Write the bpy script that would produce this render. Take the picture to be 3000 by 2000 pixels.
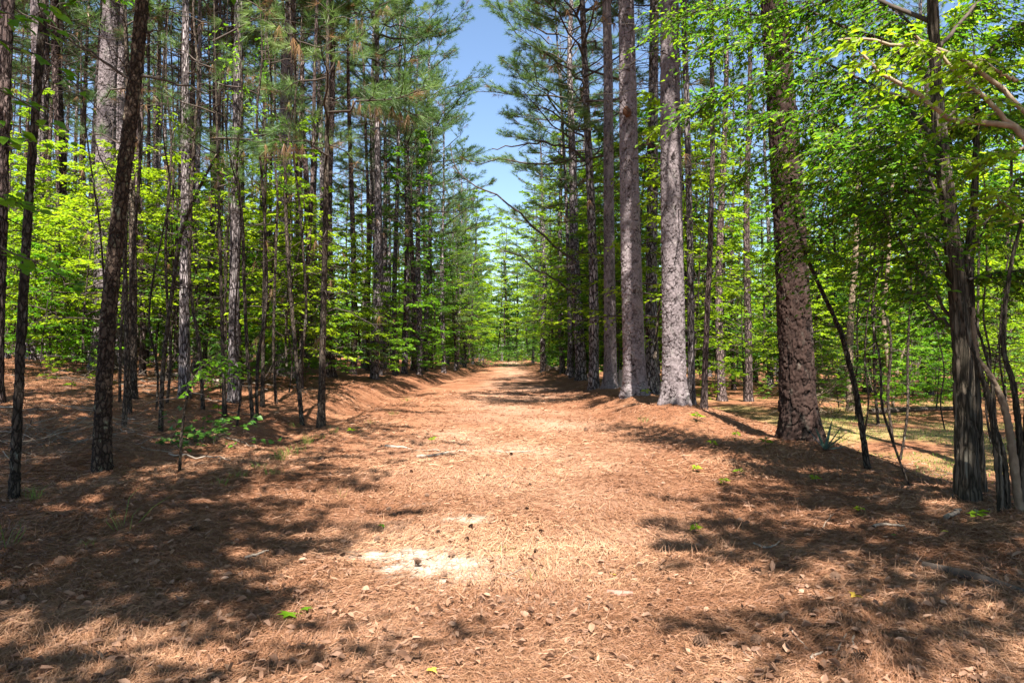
import bpy, math, random
import numpy as np
from mathutils import Vector, Euler

for o in list(bpy.data.objects):
    bpy.data.objects.remove(o)
scene = bpy.context.scene
col = scene.collection

# ------------------------------------------------------------------ camera, sky, sun, exposure
CAM_H, FPX, HOR = 1.45, 2000.0, 1030.0          # eye height; focal length and horizon row in the 3000 x 2000 photograph
cam_d = bpy.data.cameras.new('camera')
cam_d.lens, cam_d.sensor_width, cam_d.clip_end = 24.0, 36.0, 2000
cam = bpy.data.objects.new('camera', cam_d)
cam.location = (0, 0, CAM_H)
cam.rotation_euler = (math.radians(90) + math.atan((HOR - 1000) / FPX), 0, 0)
col.objects.link(cam)
scene.camera = cam

SUN_EL, SUN_AZ = math.radians(58), math.radians(3)       # azimuth: to the right of straight behind the camera
S = Vector((math.sin(SUN_AZ) * math.cos(SUN_EL), -math.cos(SUN_AZ) * math.cos(SUN_EL), math.sin(SUN_EL)))
world = bpy.data.worlds.new('World')
scene.world = world
world.use_nodes = True
wn, wl = world.node_tree.nodes, world.node_tree.links
wn.clear()
sky = wn.new('ShaderNodeTexSky')
sky.sky_type = 'NISHITA'
sky.sun_disc = False
sky.sun_elevation = SUN_EL
sky.sun_rotation = math.atan2(S.x, S.y)
sky.air_density, sky.dust_density, sky.ozone_density = 1.0, .6, 2.6
bg = wn.new('ShaderNodeBackground')
bg.inputs[1].default_value = 0.06
wo = wn.new('ShaderNodeOutputWorld')
wl.new(sky.outputs[0], bg.inputs[0])
wl.new(bg.outputs[0], wo.inputs[0])

sun_d = bpy.data.lights.new('sun', 'SUN')
sun_d.energy, sun_d.angle, sun_d.color = 5.0, math.radians(0.5), (1.0, 0.95, 0.88)
sun = bpy.data.objects.new('sun', sun_d)
sun.rotation_euler = S.to_track_quat('Z', 'Y').to_euler()
sun.location = (0, 0, 60)
col.objects.link(sun)

vs = scene.view_settings
vs.view_transform, vs.look, vs.gamma, vs.use_curve_mapping = 'Standard', 'None', 1.0, False
vs.exposure = 2.1
scene.render.engine = 'CYCLES'
cy = scene.cycles
cy.max_bounces, cy.diffuse_bounces, cy.glossy_bounces, cy.transmission_bounces = 6, 1, 1, 3
cy.caustics_reflective = cy.caustics_refractive = False
cy.use_denoising = True

# ------------------------------------------------------------------ helpers
rng = np.random.RandomState(11)
random.seed(5)


def sm(a, b, t):
    t = np.clip((np.asarray(t, float) - a) / (b - a), 0, 1)
    return t * t * (3 - 2 * t)


def hash2(i, j, s=0):
    h = (i.astype(np.int64) * 374761393 + j.astype(np.int64) * 668265263 + s * 974711) & 0x7fffffff
    h = ((h ^ (h >> 13)) * 1274126177) & 0x7fffffff
    return ((h ^ (h >> 16)) & 0xffff) / 65535.0


def vnoise(x, y, s=0):
    x, y = np.asarray(x, float), np.asarray(y, float)
    i, j = np.floor(x), np.floor(y)
    u, v = x - i, y - j
    u, v = u * u * (3 - 2 * u), v * v * (3 - 2 * v)
    a, b = hash2(i, j, s), hash2(i + 1, j, s)
    c, d = hash2(i, j + 1, s), hash2(i + 1, j + 1, s)
    return (a * (1 - u) + b * u) * (1 - v) + (c * (1 - u) + d * u) * v - 0.5


MOUNDS = ((4.41, 10.5), (3.32, 14.0), (3.07, 17.0), (3.02, 21.0), (-5.5, 9.0), (-3.6, 13.0))      # needles heaped round the nearest trunks


def ground_z(x, y):
    """Height of the ground: a shallow road between a rising wood on the left and a low berm and field on the right."""
    x, y = np.asarray(x, float), np.asarray(y, float)
    z = -0.6 * sm(15, 75, y)
    s = np.maximum(-x - 4.1 - 0.25 * vnoise(y * .35, 3.1), 0)
    z = z + (1.4 * (1 - np.exp(-s / 9)) * sm(6.5, 13, y) + 0.17 * sm(0, .9, s) * sm(13, 19, y))
    z = z - 0.13 * np.exp(-((x + 3.9) / .45) ** 2) * sm(9, 13, y)
    z = z + 0.32 * np.exp(-((x - 3.3) / 1.05) ** 2) * sm(10.3, 14, y)
    edge = 4.75 + 0.3 * vnoise(y * .5, 9.2)
    z = z - 0.5 * sm(0, 1.7, x - edge) * sm(4.0, 7.0, y)
    for mx_, my_ in MOUNDS:
        z = z + 0.09 * np.exp(-((x - mx_) ** 2 + (y - my_) ** 2) / .42)
    z = z + 0.10 * vnoise(x * .6, y * .6, 1) + 0.055 * vnoise(x * 1.7, y * 1.7, 2) + 0.03 * vnoise(x * 5, y * 5, 3) + 0.024 * vnoise(x * 11, y * 11, 4)
    return z


def sand_mask(x, y):
    """1 on the bare sandy patches of the road."""
    def blob(cx, cy_, rx, ry, k=1.0):
        return k * np.exp(-(((x - cx) / rx) ** 2 + ((y - cy_) / ry) ** 2))
    m = blob(-.55, 4.66, .40, .36, 1.5) + blob(-1.0, 4.95, .34, .14, .9) + blob(-.42, 5.9, .24, .14, 1.1) \
        + blob(-.86, 6.6, .22, .12, .6) + blob(.55, 3.1, .22, .08, .6) + blob(.1, 3.95, .25, .08, .5)
    m = m * (1 + .9 * vnoise(x * 9, y * 9, 21) + .9 * vnoise(x * 26, y * 26, 22)) + .15 * vnoise(x * 40, y * 40, 23)
    return np.clip((m - .18) / .85, 0, 1) * np.clip(.95 + .8 * vnoise(x * 18, y * 18, 24), .3, 1)


def track_mask(x, y):
    """1 along the worn middle of the road, 0 on the needle-covered sides."""
    e = 1.9 + .9 * vnoise(y * .45, 2.7, 51) + .6 * vnoise(x * 1.6, y * 1.6, 52)
    return np.clip(1.25 - np.abs(x - .1) / e, 0, 1) * np.clip(.50 + 1.1 * vnoise(x * .9, y * .9, 53), .05, .9)


def at(px, py, d):
    """A measured point of the photograph (3000 x 2000) at depth d metres."""
    return np.array([(px - 1500) / FPX * d, d, CAM_H + (HOR - py) / FPX * d])


def col_x(px, d):
    return (px - 1500) / FPX * d


def mesh(name, parts, mats):
    """parts: (V, F, material index, value per vertex or None); one mesh out of all of them."""
    Vs, As, loops, starts, mi, off, ls = [], [], [], [], [], 0, 0
    for V, F, m, a in parts:
        V, F = np.asarray(V, np.float32), np.asarray(F, np.int32)
        if len(F) == 0:
            continue
        Vs.append(V)
        As.append(np.full(len(V), .5, np.float32) if a is None else np.asarray(a, np.float32))
        loops.append((F + off).ravel())
        starts.append(ls + np.arange(len(F), dtype=np.int32) * F.shape[1])
        mi.append(np.full(len(F), m, np.int32))
        off += len(V)
        ls += F.size
    V, A, L, T, M = (np.concatenate(q) for q in (Vs, As, loops, starts, mi))
    me = bpy.data.meshes.new(name)
    me.vertices.add(len(V)); me.vertices.foreach_set('co', V.ravel())
    me.loops.add(len(L)); me.loops.foreach_set('vertex_index', L.astype(np.int32))
    me.polygons.add(len(T)); me.polygons.foreach_set('loop_start', T.astype(np.int32))
    me.polygons.foreach_set('material_index', M)
    at_ = me.attributes.new('rnd', 'FLOAT', 'POINT'); at_.data.foreach_set('value', A)
    for m in mats:
        me.materials.append(m)
    me.update(calc_edges=True)
    return me


def smooth(me):
    me.polygons.foreach_set('use_smooth', np.ones(len(me.polygons), bool))
    return me


def obj(name, me, parent=None, loc=None, rot=None, scale=None, label=None, cat=None, group=None, kind=None):
    o = bpy.data.objects.new(name, me)
    col.objects.link(o)
    if parent is not None:
        o.parent = parent
    if loc is not None:
        o.location = [float(v) for v in loc]
    if rot is not None:
        o.rotation_euler = rot
    if scale is not None:
        o.scale = scale if hasattr(scale, '__len__') else (scale,) * 3
    for k, v in (('label', label), ('category', cat), ('group', group), ('kind', kind)):
        if v:
            o[k] = v
    return o


def thing(name, label, cat, loc, rot=(0, 0, 0), group=None):
    return obj(name, None, None, loc, rot, None, label, cat, group)


def tube(pts, rad, n=6):
    P = np.asarray(pts, float)
    r = np.asarray(rad, float) * np.ones(len(P))
    T = np.gradient(P, axis=0)
    T /= np.linalg.norm(T, axis=1)[:, None] + 1e-9
    ref = np.array([.31, .95, .05]) if abs(T[0][2]) > .6 else np.array([.05, .1, 1.])
    X = np.cross(T, ref); X /= np.linalg.norm(X, axis=1)[:, None] + 1e-9
    Y = np.cross(T, X)
    a = np.arange(n) * 2 * math.pi / n
    V = P[:, None] + r[:, None, None] * (np.cos(a)[None, :, None] * X[:, None] + np.sin(a)[None, :, None] * Y[:, None])
    V = V.reshape(-1, 3)
    i, j = np.meshgrid(np.arange(len(P) - 1), np.arange(n), indexing='ij')
    i, j = i.ravel(), j.ravel()
    F = np.stack([i * n + j, i * n + (j + 1) % n, (i + 1) * n + (j + 1) % n, (i + 1) * n + j], 1)
    return V, F


def spline(pts, n):
    """n points of a smooth curve through pts (Catmull-Rom)."""
    P = np.asarray(pts, float)
    if len(P) == 2:
        t = np.linspace(0, 1, n)[:, None]
        return P[0] * (1 - t) + P[1] * t
    Q = np.vstack([2 * P[0] - P[1], P, 2 * P[-1] - P[-2]])
    out = []
    for t in np.linspace(0, len(P) - 1 - 1e-6, n):
        k = int(t); u = t - k
        a, b, c, d = Q[k:k + 4]
        out.append(.5 * (2 * b + (c - a) * u + (2 * a - 5 * b + 4 * c - d) * u * u + (3 * b - a - 3 * c + d) * u ** 3))
    return np.array(out)


def unit(v):
    return v / (np.linalg.norm(v, axis=-1, keepdims=True) + 1e-9)


def needles(P, D, k, ln, w, spread=.9, droop=.12, r=rng):
    """k needle blades fanning out of every tuft point P along D."""
    n = len(P)
    P, D = np.repeat(P, k, 0), np.repeat(D, k, 0)
    d = unit(D + spread * r.normal(size=(n * k, 3)) * .75)
    L = ln * r.uniform(.7, 1.15, (n * k, 1))
    side = unit(np.cross(d, r.normal(size=(n * k, 3)))) * w * .5
    tip = P + d * L
    tip[:, 2] -= droop * L[:, 0]
    V = np.stack([P - side, P + side, tip], 1).reshape(-1, 3)
    F = np.arange(n * k * 3).reshape(-1, 3)
    a = np.repeat(np.clip(np.repeat(r.uniform(0, 1, n), k) + r.normal(0, .12, n * k), 0, 1), 3)
    return V, F, a


def leaves(P, A, N, ln, w=.55, fold=.12, r=rng):
    """Folded pointed leaves: base P, axis A, face normal N; four corners and two triangles each."""
    n = len(P)
    A = unit(A); Sd = unit(np.cross(A, N)); N = np.cross(Sd, A)
    L = ln * r.uniform(.65, 1.2, (n, 1))
    m = P + A * L * .45
    l = m + Sd * L * w * .5 + N * L * fold
    rr = m - Sd * L * w * .5 + N * L * fold
    tip = P + A * L - N * L * .12
    V = np.stack([P, l, tip, rr], 1).reshape(-1, 3)
    b = np.arange(n)[:, None] * 4
    F = np.concatenate([b + np.array([[0, 2, 1]]), b + np.array([[0, 3, 2]])])
    return V, F, np.repeat(r.uniform(0, 1, n), 4)


# ------------------------------------------------------------------ materials
def mat(name):
    m = bpy.data.materials.new(name); m.use_nodes = True
    nt = m.node_tree; nt.nodes.clear()
    return m, nt.nodes, nt.links


def ramp(nodes, stops):
    c = nodes.new('ShaderNodeValToRGB')
    e = c.color_ramp.elements
    while len(e) < len(stops):
        e.new(.5)
    for q, (p, k) in zip(e, stops):
        q.position = p; q.color = (*k, 1)
    return c


def leaf_mat(name, stops, trans=.38, rough=.45, spec=.35, tstops=None):
    m, n, l = mat(name)
    a = n.new('ShaderNodeAttribute'); a.attribute_name = 'rnd'
    oi = n.new('ShaderNodeObjectInfo')
    ad = n.new('ShaderNodeMath'); ad.operation = 'MULTIPLY_ADD'
    ad.inputs[1].default_value = .5
    l.new(oi.outputs['Random'], ad.inputs[0])
    mu = n.new('ShaderNodeMath'); mu.operation = 'MULTIPLY'; mu.inputs[1].default_value = .5
    l.new(a.outputs['Fac'], mu.inputs[0]); l.new(mu.outputs[0], ad.inputs[2])
    c = ramp(n, stops); l.new(ad.outputs[0], c.inputs[0])
    b = n.new('ShaderNodeBsdfPrincipled')
    b.inputs['Roughness'].default_value = rough
    b.inputs['Specular IOR Level'].default_value = spec
    l.new(c.outputs[0], b.inputs['Base Color'])
    t = n.new('ShaderNodeBsdfTranslucent')
    c2 = ramp(n, tstops or [(p, tuple(min(1, v * 1.5) for v in k)) for p, k in stops])
    l.new(ad.outputs[0], c2.inputs[0]); l.new(c2.outputs[0], t.inputs[0])
    mx = n.new('ShaderNodeMixShader'); mx.inputs[0].default_value = trans
    l.new(b.outputs[0], mx.inputs[1]); l.new(t.outputs[0], mx.inputs[2])
    o = n.new('ShaderNodeOutputMaterial'); l.new(mx.outputs[0], o.inputs[0])
    return m


def bark_mat(name, crev, plate, pale, scale=(11, 11, 4.2), lichen=.35, bump=.9, dist=.03, lich=(.34, .36, .29), relief=False):
    m, n, l = mat(name)
    tc = n.new('ShaderNodeTexCoord'); mp = n.new('ShaderNodeMapping')
    mp.inputs['Scale'].default_value = scale
    oi = n.new('ShaderNodeObjectInfo')
    sh = n.new('ShaderNodeVectorMath'); sh.operation = 'ADD'
    cb = n.new('ShaderNodeCombineXYZ')
    m10 = n.new('ShaderNodeMath'); m10.operation = 'MULTIPLY'; m10.inputs[1].default_value = 37.0
    l.new(oi.outputs['Random'], m10.inputs[0]); l.new(m10.outputs[0], cb.inputs[2])
    l.new(tc.outputs['Object'], mp.inputs[0]); l.new(mp.outputs[0], sh.inputs[0]); l.new(cb.outputs[0], sh.inputs[1])
    wz = n.new('ShaderNodeTexNoise'); wz.inputs['Scale'].default_value = 1.6; wz.inputs['Detail'].default_value = 3
    l.new(sh.outputs[0], wz.inputs['Vector'])
    wa = n.new('ShaderNodeVectorMath'); wa.operation = 'MULTIPLY_ADD'; wa.inputs[1].default_value = (.9, .9, .9)
    l.new(wz.outputs['Color'], wa.inputs[0]); l.new(sh.outputs[0], wa.inputs[2])
    vo = n.new('ShaderNodeTexVoronoi'); vo.feature = 'DISTANCE_TO_EDGE'
    vc = n.new('ShaderNodeTexVoronoi'); vc.feature = 'F1'
    for q in (vo, vc):
        q.inputs['Scale'].default_value = 1.0
        l.new(wa.outputs[0], q.inputs['Vector'])
    e = n.new('ShaderNodeMapRange'); e.inputs[1].default_value = 0.02; e.inputs[2].default_value = .22
    l.new(vo.outputs['Distance'], e.inputs[0])
    no = n.new('ShaderNodeTexNoise'); no.inputs['Scale'].default_value = 7; no.inputs['Detail'].default_value = 6; no.inputs['Roughness'].default_value = .7
    l.new(sh.outputs[0], no.inputs['Vector'])
    cc = ramp(n, [(.0, plate), (1., pale)])
    ms = n.new('ShaderNodeMath'); ms.operation = 'MULTIPLY_ADD'; ms.inputs[1].default_value = .7
    sx = n.new('ShaderNodeSeparateColor'); l.new(vc.outputs['Color'], sx.inputs[0])
    nm = n.new('ShaderNodeMath'); nm.operation = 'MULTIPLY_ADD'; nm.inputs[1].default_value = 1.2; nm.inputs[2].default_value = -.42
    l.new(no.outputs['Fac'], nm.inputs[0])
    l.new(sx.outputs[0], ms.inputs[0]); l.new(nm.outputs[0], ms.inputs[2]); l.new(ms.outputs[0], cc.inputs[0])
    if relief:      # the plates are in the mesh: take their outline and tone from there
        at_ = n.new('ShaderNodeAttribute'); at_.attribute_name = 'rnd'
        e = n.new('ShaderNodeMapRange'); e.inputs[1].default_value = .03; e.inputs[2].default_value = .30
        l.new(at_.outputs['Fac'], e.inputs[0])
        l.new(at_.outputs['Fac'], ms.inputs[0])
    # patches of pale lichen, well spread and fixed to the bark
    ln = n.new('ShaderNodeTexNoise'); ln.inputs['Scale'].default_value = .55; ln.inputs['Detail'].default_value = 5; ln.inputs['Roughness'].default_value = .75
    l.new(sh.outputs[0], ln.inputs['Vector'])
    lr = n.new('ShaderNodeMapRange'); lr.inputs[1].default_value = .56; lr.inputs[2].default_value = .66; lr.inputs[4].default_value = lichen
    l.new(ln.outputs['Fac'], lr.inputs[0])
    m1 = n.new('ShaderNodeMix'); m1.data_type = 'RGBA'; m1.inputs['B'].default_value = (*lich, 1)
    l.new(lr.outputs[0], m1.inputs['Factor']); l.new(cc.outputs[0], m1.inputs['A'])
    m2 = n.new('ShaderNodeMix'); m2.data_type = 'RGBA'; m2.inputs['A'].default_value = (*crev, 1)
    l.new(e.outputs[0], m2.inputs['Factor']); l.new(m1.outputs['Result'], m2.inputs['B'])
    # tree-to-tree tone
    hs = n.new('ShaderNodeHueSaturation')
    vr = n.new('ShaderNodeMapRange'); vr.inputs[3].default_value = .75; vr.inputs[4].default_value = 1.25
    l.new(oi.outputs['Random'], vr.inputs[0]); l.new(vr.outputs[0], hs.inputs['Value']); l.new(m2.outputs['Result'], hs.inputs['Color'])
    b = n.new('ShaderNodeBsdfPrincipled'); b.inputs['Roughness'].default_value = .9; b.inputs['Specular IOR Level'].default_value = .15
    l.new(hs.outputs[0], b.inputs['Base Color'])
    hh = n.new('ShaderNodeMath'); hh.operation = 'MULTIPLY_ADD'; hh.inputs[1].default_value = .5
    l.new(no.outputs['Fac'], hh.inputs[0]); l.new(e.outputs[0], hh.inputs[2])
    bp = n.new('ShaderNodeBump'); bp.inputs['Strength'].default_value = bump; bp.inputs['Distance'].default_value = dist
    l.new(hh.outputs[0], bp.inputs['Height']); l.new(bp.outputs[0], b.inputs['Normal'])
    o = n.new('ShaderNodeOutputMaterial'); l.new(b.outputs[0], o.inputs[0])
    return m


def plain_mat(name, stops, rough=.85, spec=.2, noise=0, bump=0):
    """Colour from the per-piece value, mottled with a little noise."""
    m, n, l = mat(name)
    a = n.new('ShaderNodeAttribute'); a.attribute_name = 'rnd'
    src = a.outputs['Fac']
    b = n.new('ShaderNodeBsdfPrincipled'); b.inputs['Roughness'].default_value = rough; b.inputs['Specular IOR Level'].default_value = spec
    if noise:
        tc = n.new('ShaderNodeTexCoord')
        no = n.new('ShaderNodeTexNoise'); no.inputs['Scale'].default_value = noise; no.inputs['Detail'].default_value = 5
        l.new(tc.outputs['Object'], no.inputs['Vector'])
        ad = n.new('ShaderNodeMath'); ad.operation = 'ADD'
        sb = n.new('ShaderNodeMath'); sb.operation = 'SUBTRACT'; sb.inputs[1].default_value = .5
        l.new(no.outputs['Fac'], sb.inputs[0]); l.new(sb.outputs[0], ad.inputs[0]); l.new(src, ad.inputs[1])
        src = ad.outputs[0]
        if bump:
            bp = n.new('ShaderNodeBump'); bp.inputs['Distance'].default_value = bump
            l.new(no.outputs['Fac'], bp.inputs['Height']); l.new(bp.outputs[0], b.inputs['Normal'])
    c = ramp(n, stops); l.new(src, c.inputs[0]); l.new(c.outputs[0], b.inputs['Base Color'])
    o = n.new('ShaderNodeOutputMaterial'); l.new(b.outputs[0], o.inputs[0])
    return m


M = {}
M['bark'] = bark_mat('pine_bark', (.018, .012, .011), (.070, .054, .052), (.38, .325, .32))
M['bark_near'] = bark_mat('near_pine_bark', (.010, .007, .006), (.042, .032, .032), (.26, .215, .217), scale=(16, 16, 7), lichen=.2, relief=True, dist=.012)
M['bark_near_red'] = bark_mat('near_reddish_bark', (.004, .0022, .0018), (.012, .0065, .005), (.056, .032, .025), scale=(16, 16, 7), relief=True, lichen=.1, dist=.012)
M['bark_red'] = bark_mat('reddish_pine_bark', (.014, .008, .006), (.052, .033, .027), (.24, .175, .16), lichen=.12)
M['bark_thin'] = bark_mat('sapling_bark', (.014, .010, .007), (.038, .028, .021), (.11, .082, .062), scale=(26, 26, 9), lichen=.4, dist=.01)
M['bark_broad'] = bark_mat('furrowed_bark', (.022, .018, .012), (.055, .043, .030), (.12, .095, .07), scale=(24, 24, 2.2), lichen=.2, dist=.015)
M['limb'] = plain_mat('limb_wood', [(0, (.020, .014, .011)), (.5, (.052, .039, .031)), (1, (.14, .11, .092))], noise=9)
M['pale_limb'] = plain_mat('pale_limb_wood', [(0, (.07, .048, .030)), (.5, (.17, .12, .08)), (1, (.33, .26, .18))], noise=14, bump=.01)
M['needle'] = leaf_mat('pine_needles', [(0, (.035, .080, .018)), (.5, (.080, .150, .032)), (.85, (.145, .225, .048)), (1, (.180, .245, .070))], trans=.34)
M['dead_needle'] = leaf_mat('dead_needles', [(0, (.12, .06, .025)), (1, (.28, .16, .07))], trans=.2)
M['leaf'] = leaf_mat('young_leaves', [(0, (.030, .100, .005)), (.5, (.090, .215, .007)), (1, (.190, .330, .010))], trans=.52)
M['leaf_lime'] = leaf_mat('lime_leaves', [(0, (.080, .160, .005)), (.5, (.190, .300, .007)), (1, (.310, .390, .010))], trans=.55)
M['leaf_deep'] = leaf_mat('deep_leaves', [(0, (.025, .080, .010)), (.5, (.055, .145, .014)), (1, (.110, .210, .022))], trans=.42)
M['straw'] = leaf_mat('straw_needles', [(0, (.045, .017, .008)), (.42, (.185, .082, .039)), (.8, (.38, .22, .125)), (1, (.57, .40, .27))], trans=.08, rough=.6)
M['litter'] = leaf_mat('dry_leaves', [(0, (.10, .05, .030)), (.5, (.23, .125, .075)), (.88, (.36, .23, .155)), (1, (.48, .37, .29))], trans=.10, rough=.7)
M['grass'] = leaf_mat('grass_blades', [(0, (.08, .13, .02)), (.6, (.17, .23, .04)), (1, (.30, .30, .09))], trans=.35)
M['cone'] = plain_mat('cone_scales', [(0, (.05, .028, .018)), (1, (.19, .11, .07))])
M['stick'] = plain_mat('weathered_stick', [(0, (.06, .043, .030)), (.5, (.14, .105, .078)), (1, (.29, .24, .19))], noise=18, bump=.004)
M['log'] = plain_mat('weathered_log', [(0, (.08, .06, .045)), (.5, (.22, .17, .13)), (1, (.40, .34, .28))], noise=9, bump=.02)
M['yucca'] = leaf_mat('yucca_blades', [(0, (.02, .045, .030)), (1, (.05, .085, .05))], trans=.1, rough=.35)

# ground material
m, n, l = mat('forest_floor')
tc = n.new('ShaderNodeTexCoord')
mp = n.new('ShaderNodeMapping'); mp.inputs['Scale'].default_value = (1, 1, 1)
l.new(tc.outputs['Object'], mp.inputs[0])
def gnoise(scale, detail=4, rough=.6, vec=None):
    q = n.new('ShaderNodeTexNoise'); q.inputs['Scale'].default_value = scale; q.inputs['Detail'].default_value = detail; q.inputs['Roughness'].default_value = rough
    l.new(vec or mp.outputs[0], q.inputs['Vector']); return q
def streak(ang, sc):
    q = n.new('ShaderNodeMapping'); q.inputs['Rotation'].default_value = (0, 0, math.radians(ang)); q.inputs['Scale'].default_value = (sc, sc * .09, 1)
    l.new(tc.outputs['Object'], q.inputs[0]); return gnoise(1, 3, .65, q.outputs[0])
st = [streak(a, s) for a, s in ((15, 130), (75, 120), (128, 140), (165, 110))]
mxs = None
for q in st:
    if mxs is None:
        mxs = q.outputs['Fac']
    else:
        k = n.new('ShaderNodeMath'); k.operation = 'MAXIMUM'; l.new(mxs, k.inputs[0]); l.new(q.outputs['Fac'], k.inputs[1]); mxs = k.outputs[0]
big = gnoise(.7, 5); fine = gnoise(34, 6, .75)
k1 = n.new('ShaderNodeMath'); k1.operation = 'MULTIPLY_ADD'; k1.inputs[1].default_value = .9; l.new(mxs, k1.inputs[0])
k2 = n.new('ShaderNodeMath'); k2.operation = 'MULTIPLY_ADD'; k2.inputs[1].default_value = .55; k2.inputs[2].default_value = -.45
l.new(fine.outputs['Fac'], k2.inputs[0])
k3 = n.new('ShaderNodeMath'); k3.operation = 'MULTIPLY_ADD'; k3.inputs[1].default_value = .45
l.new(big.outputs['Fac'], k3.inputs[0]); l.new(k2.outputs[0], k3.inputs[2]); l.new(k3.outputs[0], k1.inputs[2])
gc = ramp(n, [(.25, (.050, .018, .008)), (.5, (.150, .060, .029)), (.72, (.29, .145, .078)), (.95, (.42, .26, .165))])
l.new(k1.outputs[0], gc.inputs[0])
ta = n.new('ShaderNodeAttribute'); ta.attribute_name = 'track'
tk_ = ramp(n, [(.25, (.13, .062, .037)), (.5, (.29, .165, .105)), (.72, (.43, .285, .20)), (.95, (.54, .41, .31))]); l.new(k1.outputs[0], tk_.inputs[0])
g0 = n.new('ShaderNodeMix'); g0.data_type = 'RGBA'
l.new(ta.outputs['Fac'], g0.inputs['Factor']); l.new(gc.outputs[0], g0.inputs['A']); l.new(tk_.outputs[0], g0.inputs['B'])
sa = n.new('ShaderNodeAttribute'); sa.attribute_name = 'sand'
sn = gnoise(60, 4); sc_ = ramp(n, [(.3, (.33, .27, .21)), (.7, (.50, .43, .35))]); l.new(sn.outputs['Fac'], sc_.inputs[0])
g1 = n.new('ShaderNodeMix'); g1.data_type = 'RGBA'
l.new(sa.outputs['Fac'], g1.inputs['Factor']); l.new(g0.outputs['Result'], g1.inputs['A']); l.new(sc_.outputs[0], g1.inputs['B'])
ga = n.new('ShaderNodeAttribute'); ga.attribute_name = 'turf'
g2 = n.new('ShaderNodeMix'); g2.data_type = 'RGBA'
tr = ramp(n, [(.35, (.30, .22, .10)), (.55, (.34, .30, .11)), (.7, (.18, .22, .05))]); l.new(gnoise(2.2, 5).outputs['Fac'], tr.inputs[0])
l.new(ga.outputs['Fac'], g2.inputs['Factor']); l.new(g1.outputs['Result'], g2.inputs['A']); l.new(tr.outputs[0], g2.inputs['B'])
b = n.new('ShaderNodeBsdfPrincipled'); b.inputs['Roughness'].default_value = .95; b.inputs['Specular IOR Level'].default_value = .1
l.new(g2.outputs['Result'], b.inputs['Base Color'])
bp = n.new('ShaderNodeBump'); bp.inputs['Strength'].default_value = .8; bp.inputs['Distance'].default_value = .03
l.new(k1.outputs[0], bp.inputs['Height']); l.new(bp.outputs[0], b.inputs['Normal'])
o = n.new('ShaderNodeOutputMaterial'); l.new(b.outputs[0], o.inputs[0])
M['ground'] = m

# ------------------------------------------------------------------ ground: one sheet to beyond the last trees
ys = np.concatenate([np.linspace(-45, 1.5, 40, endpoint=False), 1.5 + np.cumsum(np.linspace(.022, .10, 200)),
                     np.geomspace(14, 420, 160)])
ys = np.unique(np.round(ys, 4))
xh = np.concatenate([np.linspace(0, 7.5, 190, endpoint=False), np.geomspace(7.5, 260, 90)])
xs = np.concatenate([-xh[:0:-1], xh])
X, Y = np.meshgrid(xs, ys)
Z = ground_z(X, Y)
V = np.stack([X, Y, Z], -1).reshape(-1, 3)
nx, ny = len(xs), len(ys)
i, j = np.meshgrid(np.arange(ny - 1), np.arange(nx - 1), indexing='ij')
i, j = i.ravel(), j.ravel()
F = np.stack([i * nx + j, i * nx + j + 1, (i + 1) * nx + j + 1, (i + 1) * nx + j], 1)
gm = smooth(mesh('ground', [(V, F, 0, None)], [M['ground']]))
a = gm.attributes.new('sand', 'FLOAT', 'POINT'); a.data.foreach_set('value', sand_mask(V[:, 0], V[:, 1]).astype(np.float32))
a = gm.attributes.new('track', 'FLOAT', 'POINT'); a.data.foreach_set('value', track_mask(V[:, 0], V[:, 1]).astype(np.float32))
turf = sm(5.2, 7.5, V[:, 0]) * sm(9, 13, V[:, 1]) * (1 - sm(25, 32, V[:, 1])) * np.clip(.12 + 1.2 * vnoise(V[:, 0] * .5, V[:, 1] * .5, 8), 0, .9)
a = gm.attributes.new('turf', 'FLOAT', 'POINT'); a.data.foreach_set('value', turf.astype(np.float32))
obj('ground', gm, kind='structure')

# ------------------------------------------------------------------ tree meshes
def worley(u, v, per, s):
    """Nearest and second nearest cell distance on a grid that closes after per cells in u, and the nearest cell's value."""
    iu, iv = np.floor(u), np.floor(v)
    f1 = np.full(u.shape, 9.); f2 = f1.copy(); cid = np.zeros(u.shape); off = np.zeros(u.shape)
    for du in (-1, 0, 1):
        for dv in (-1, 0, 1):
            a_, b_ = iu + du, iv + dv
            aw = np.mod(a_, per)
            dx = a_ + hash2(aw, b_, s) - u
            dy = b_ + hash2(aw, b_, s + 7) - v
            d = np.sqrt(dx * dx + dy * dy)
            c = hash2(aw, b_, s + 13)
            nearer = d < f1
            f2 = np.where(nearer, f1, np.minimum(f2, d))
            cid = np.where(nearer, c, cid)
            off = np.where(nearer, -dy, off)
            f1 = np.where(nearer, d, f1)
    return f1, f2, cid, off


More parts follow.
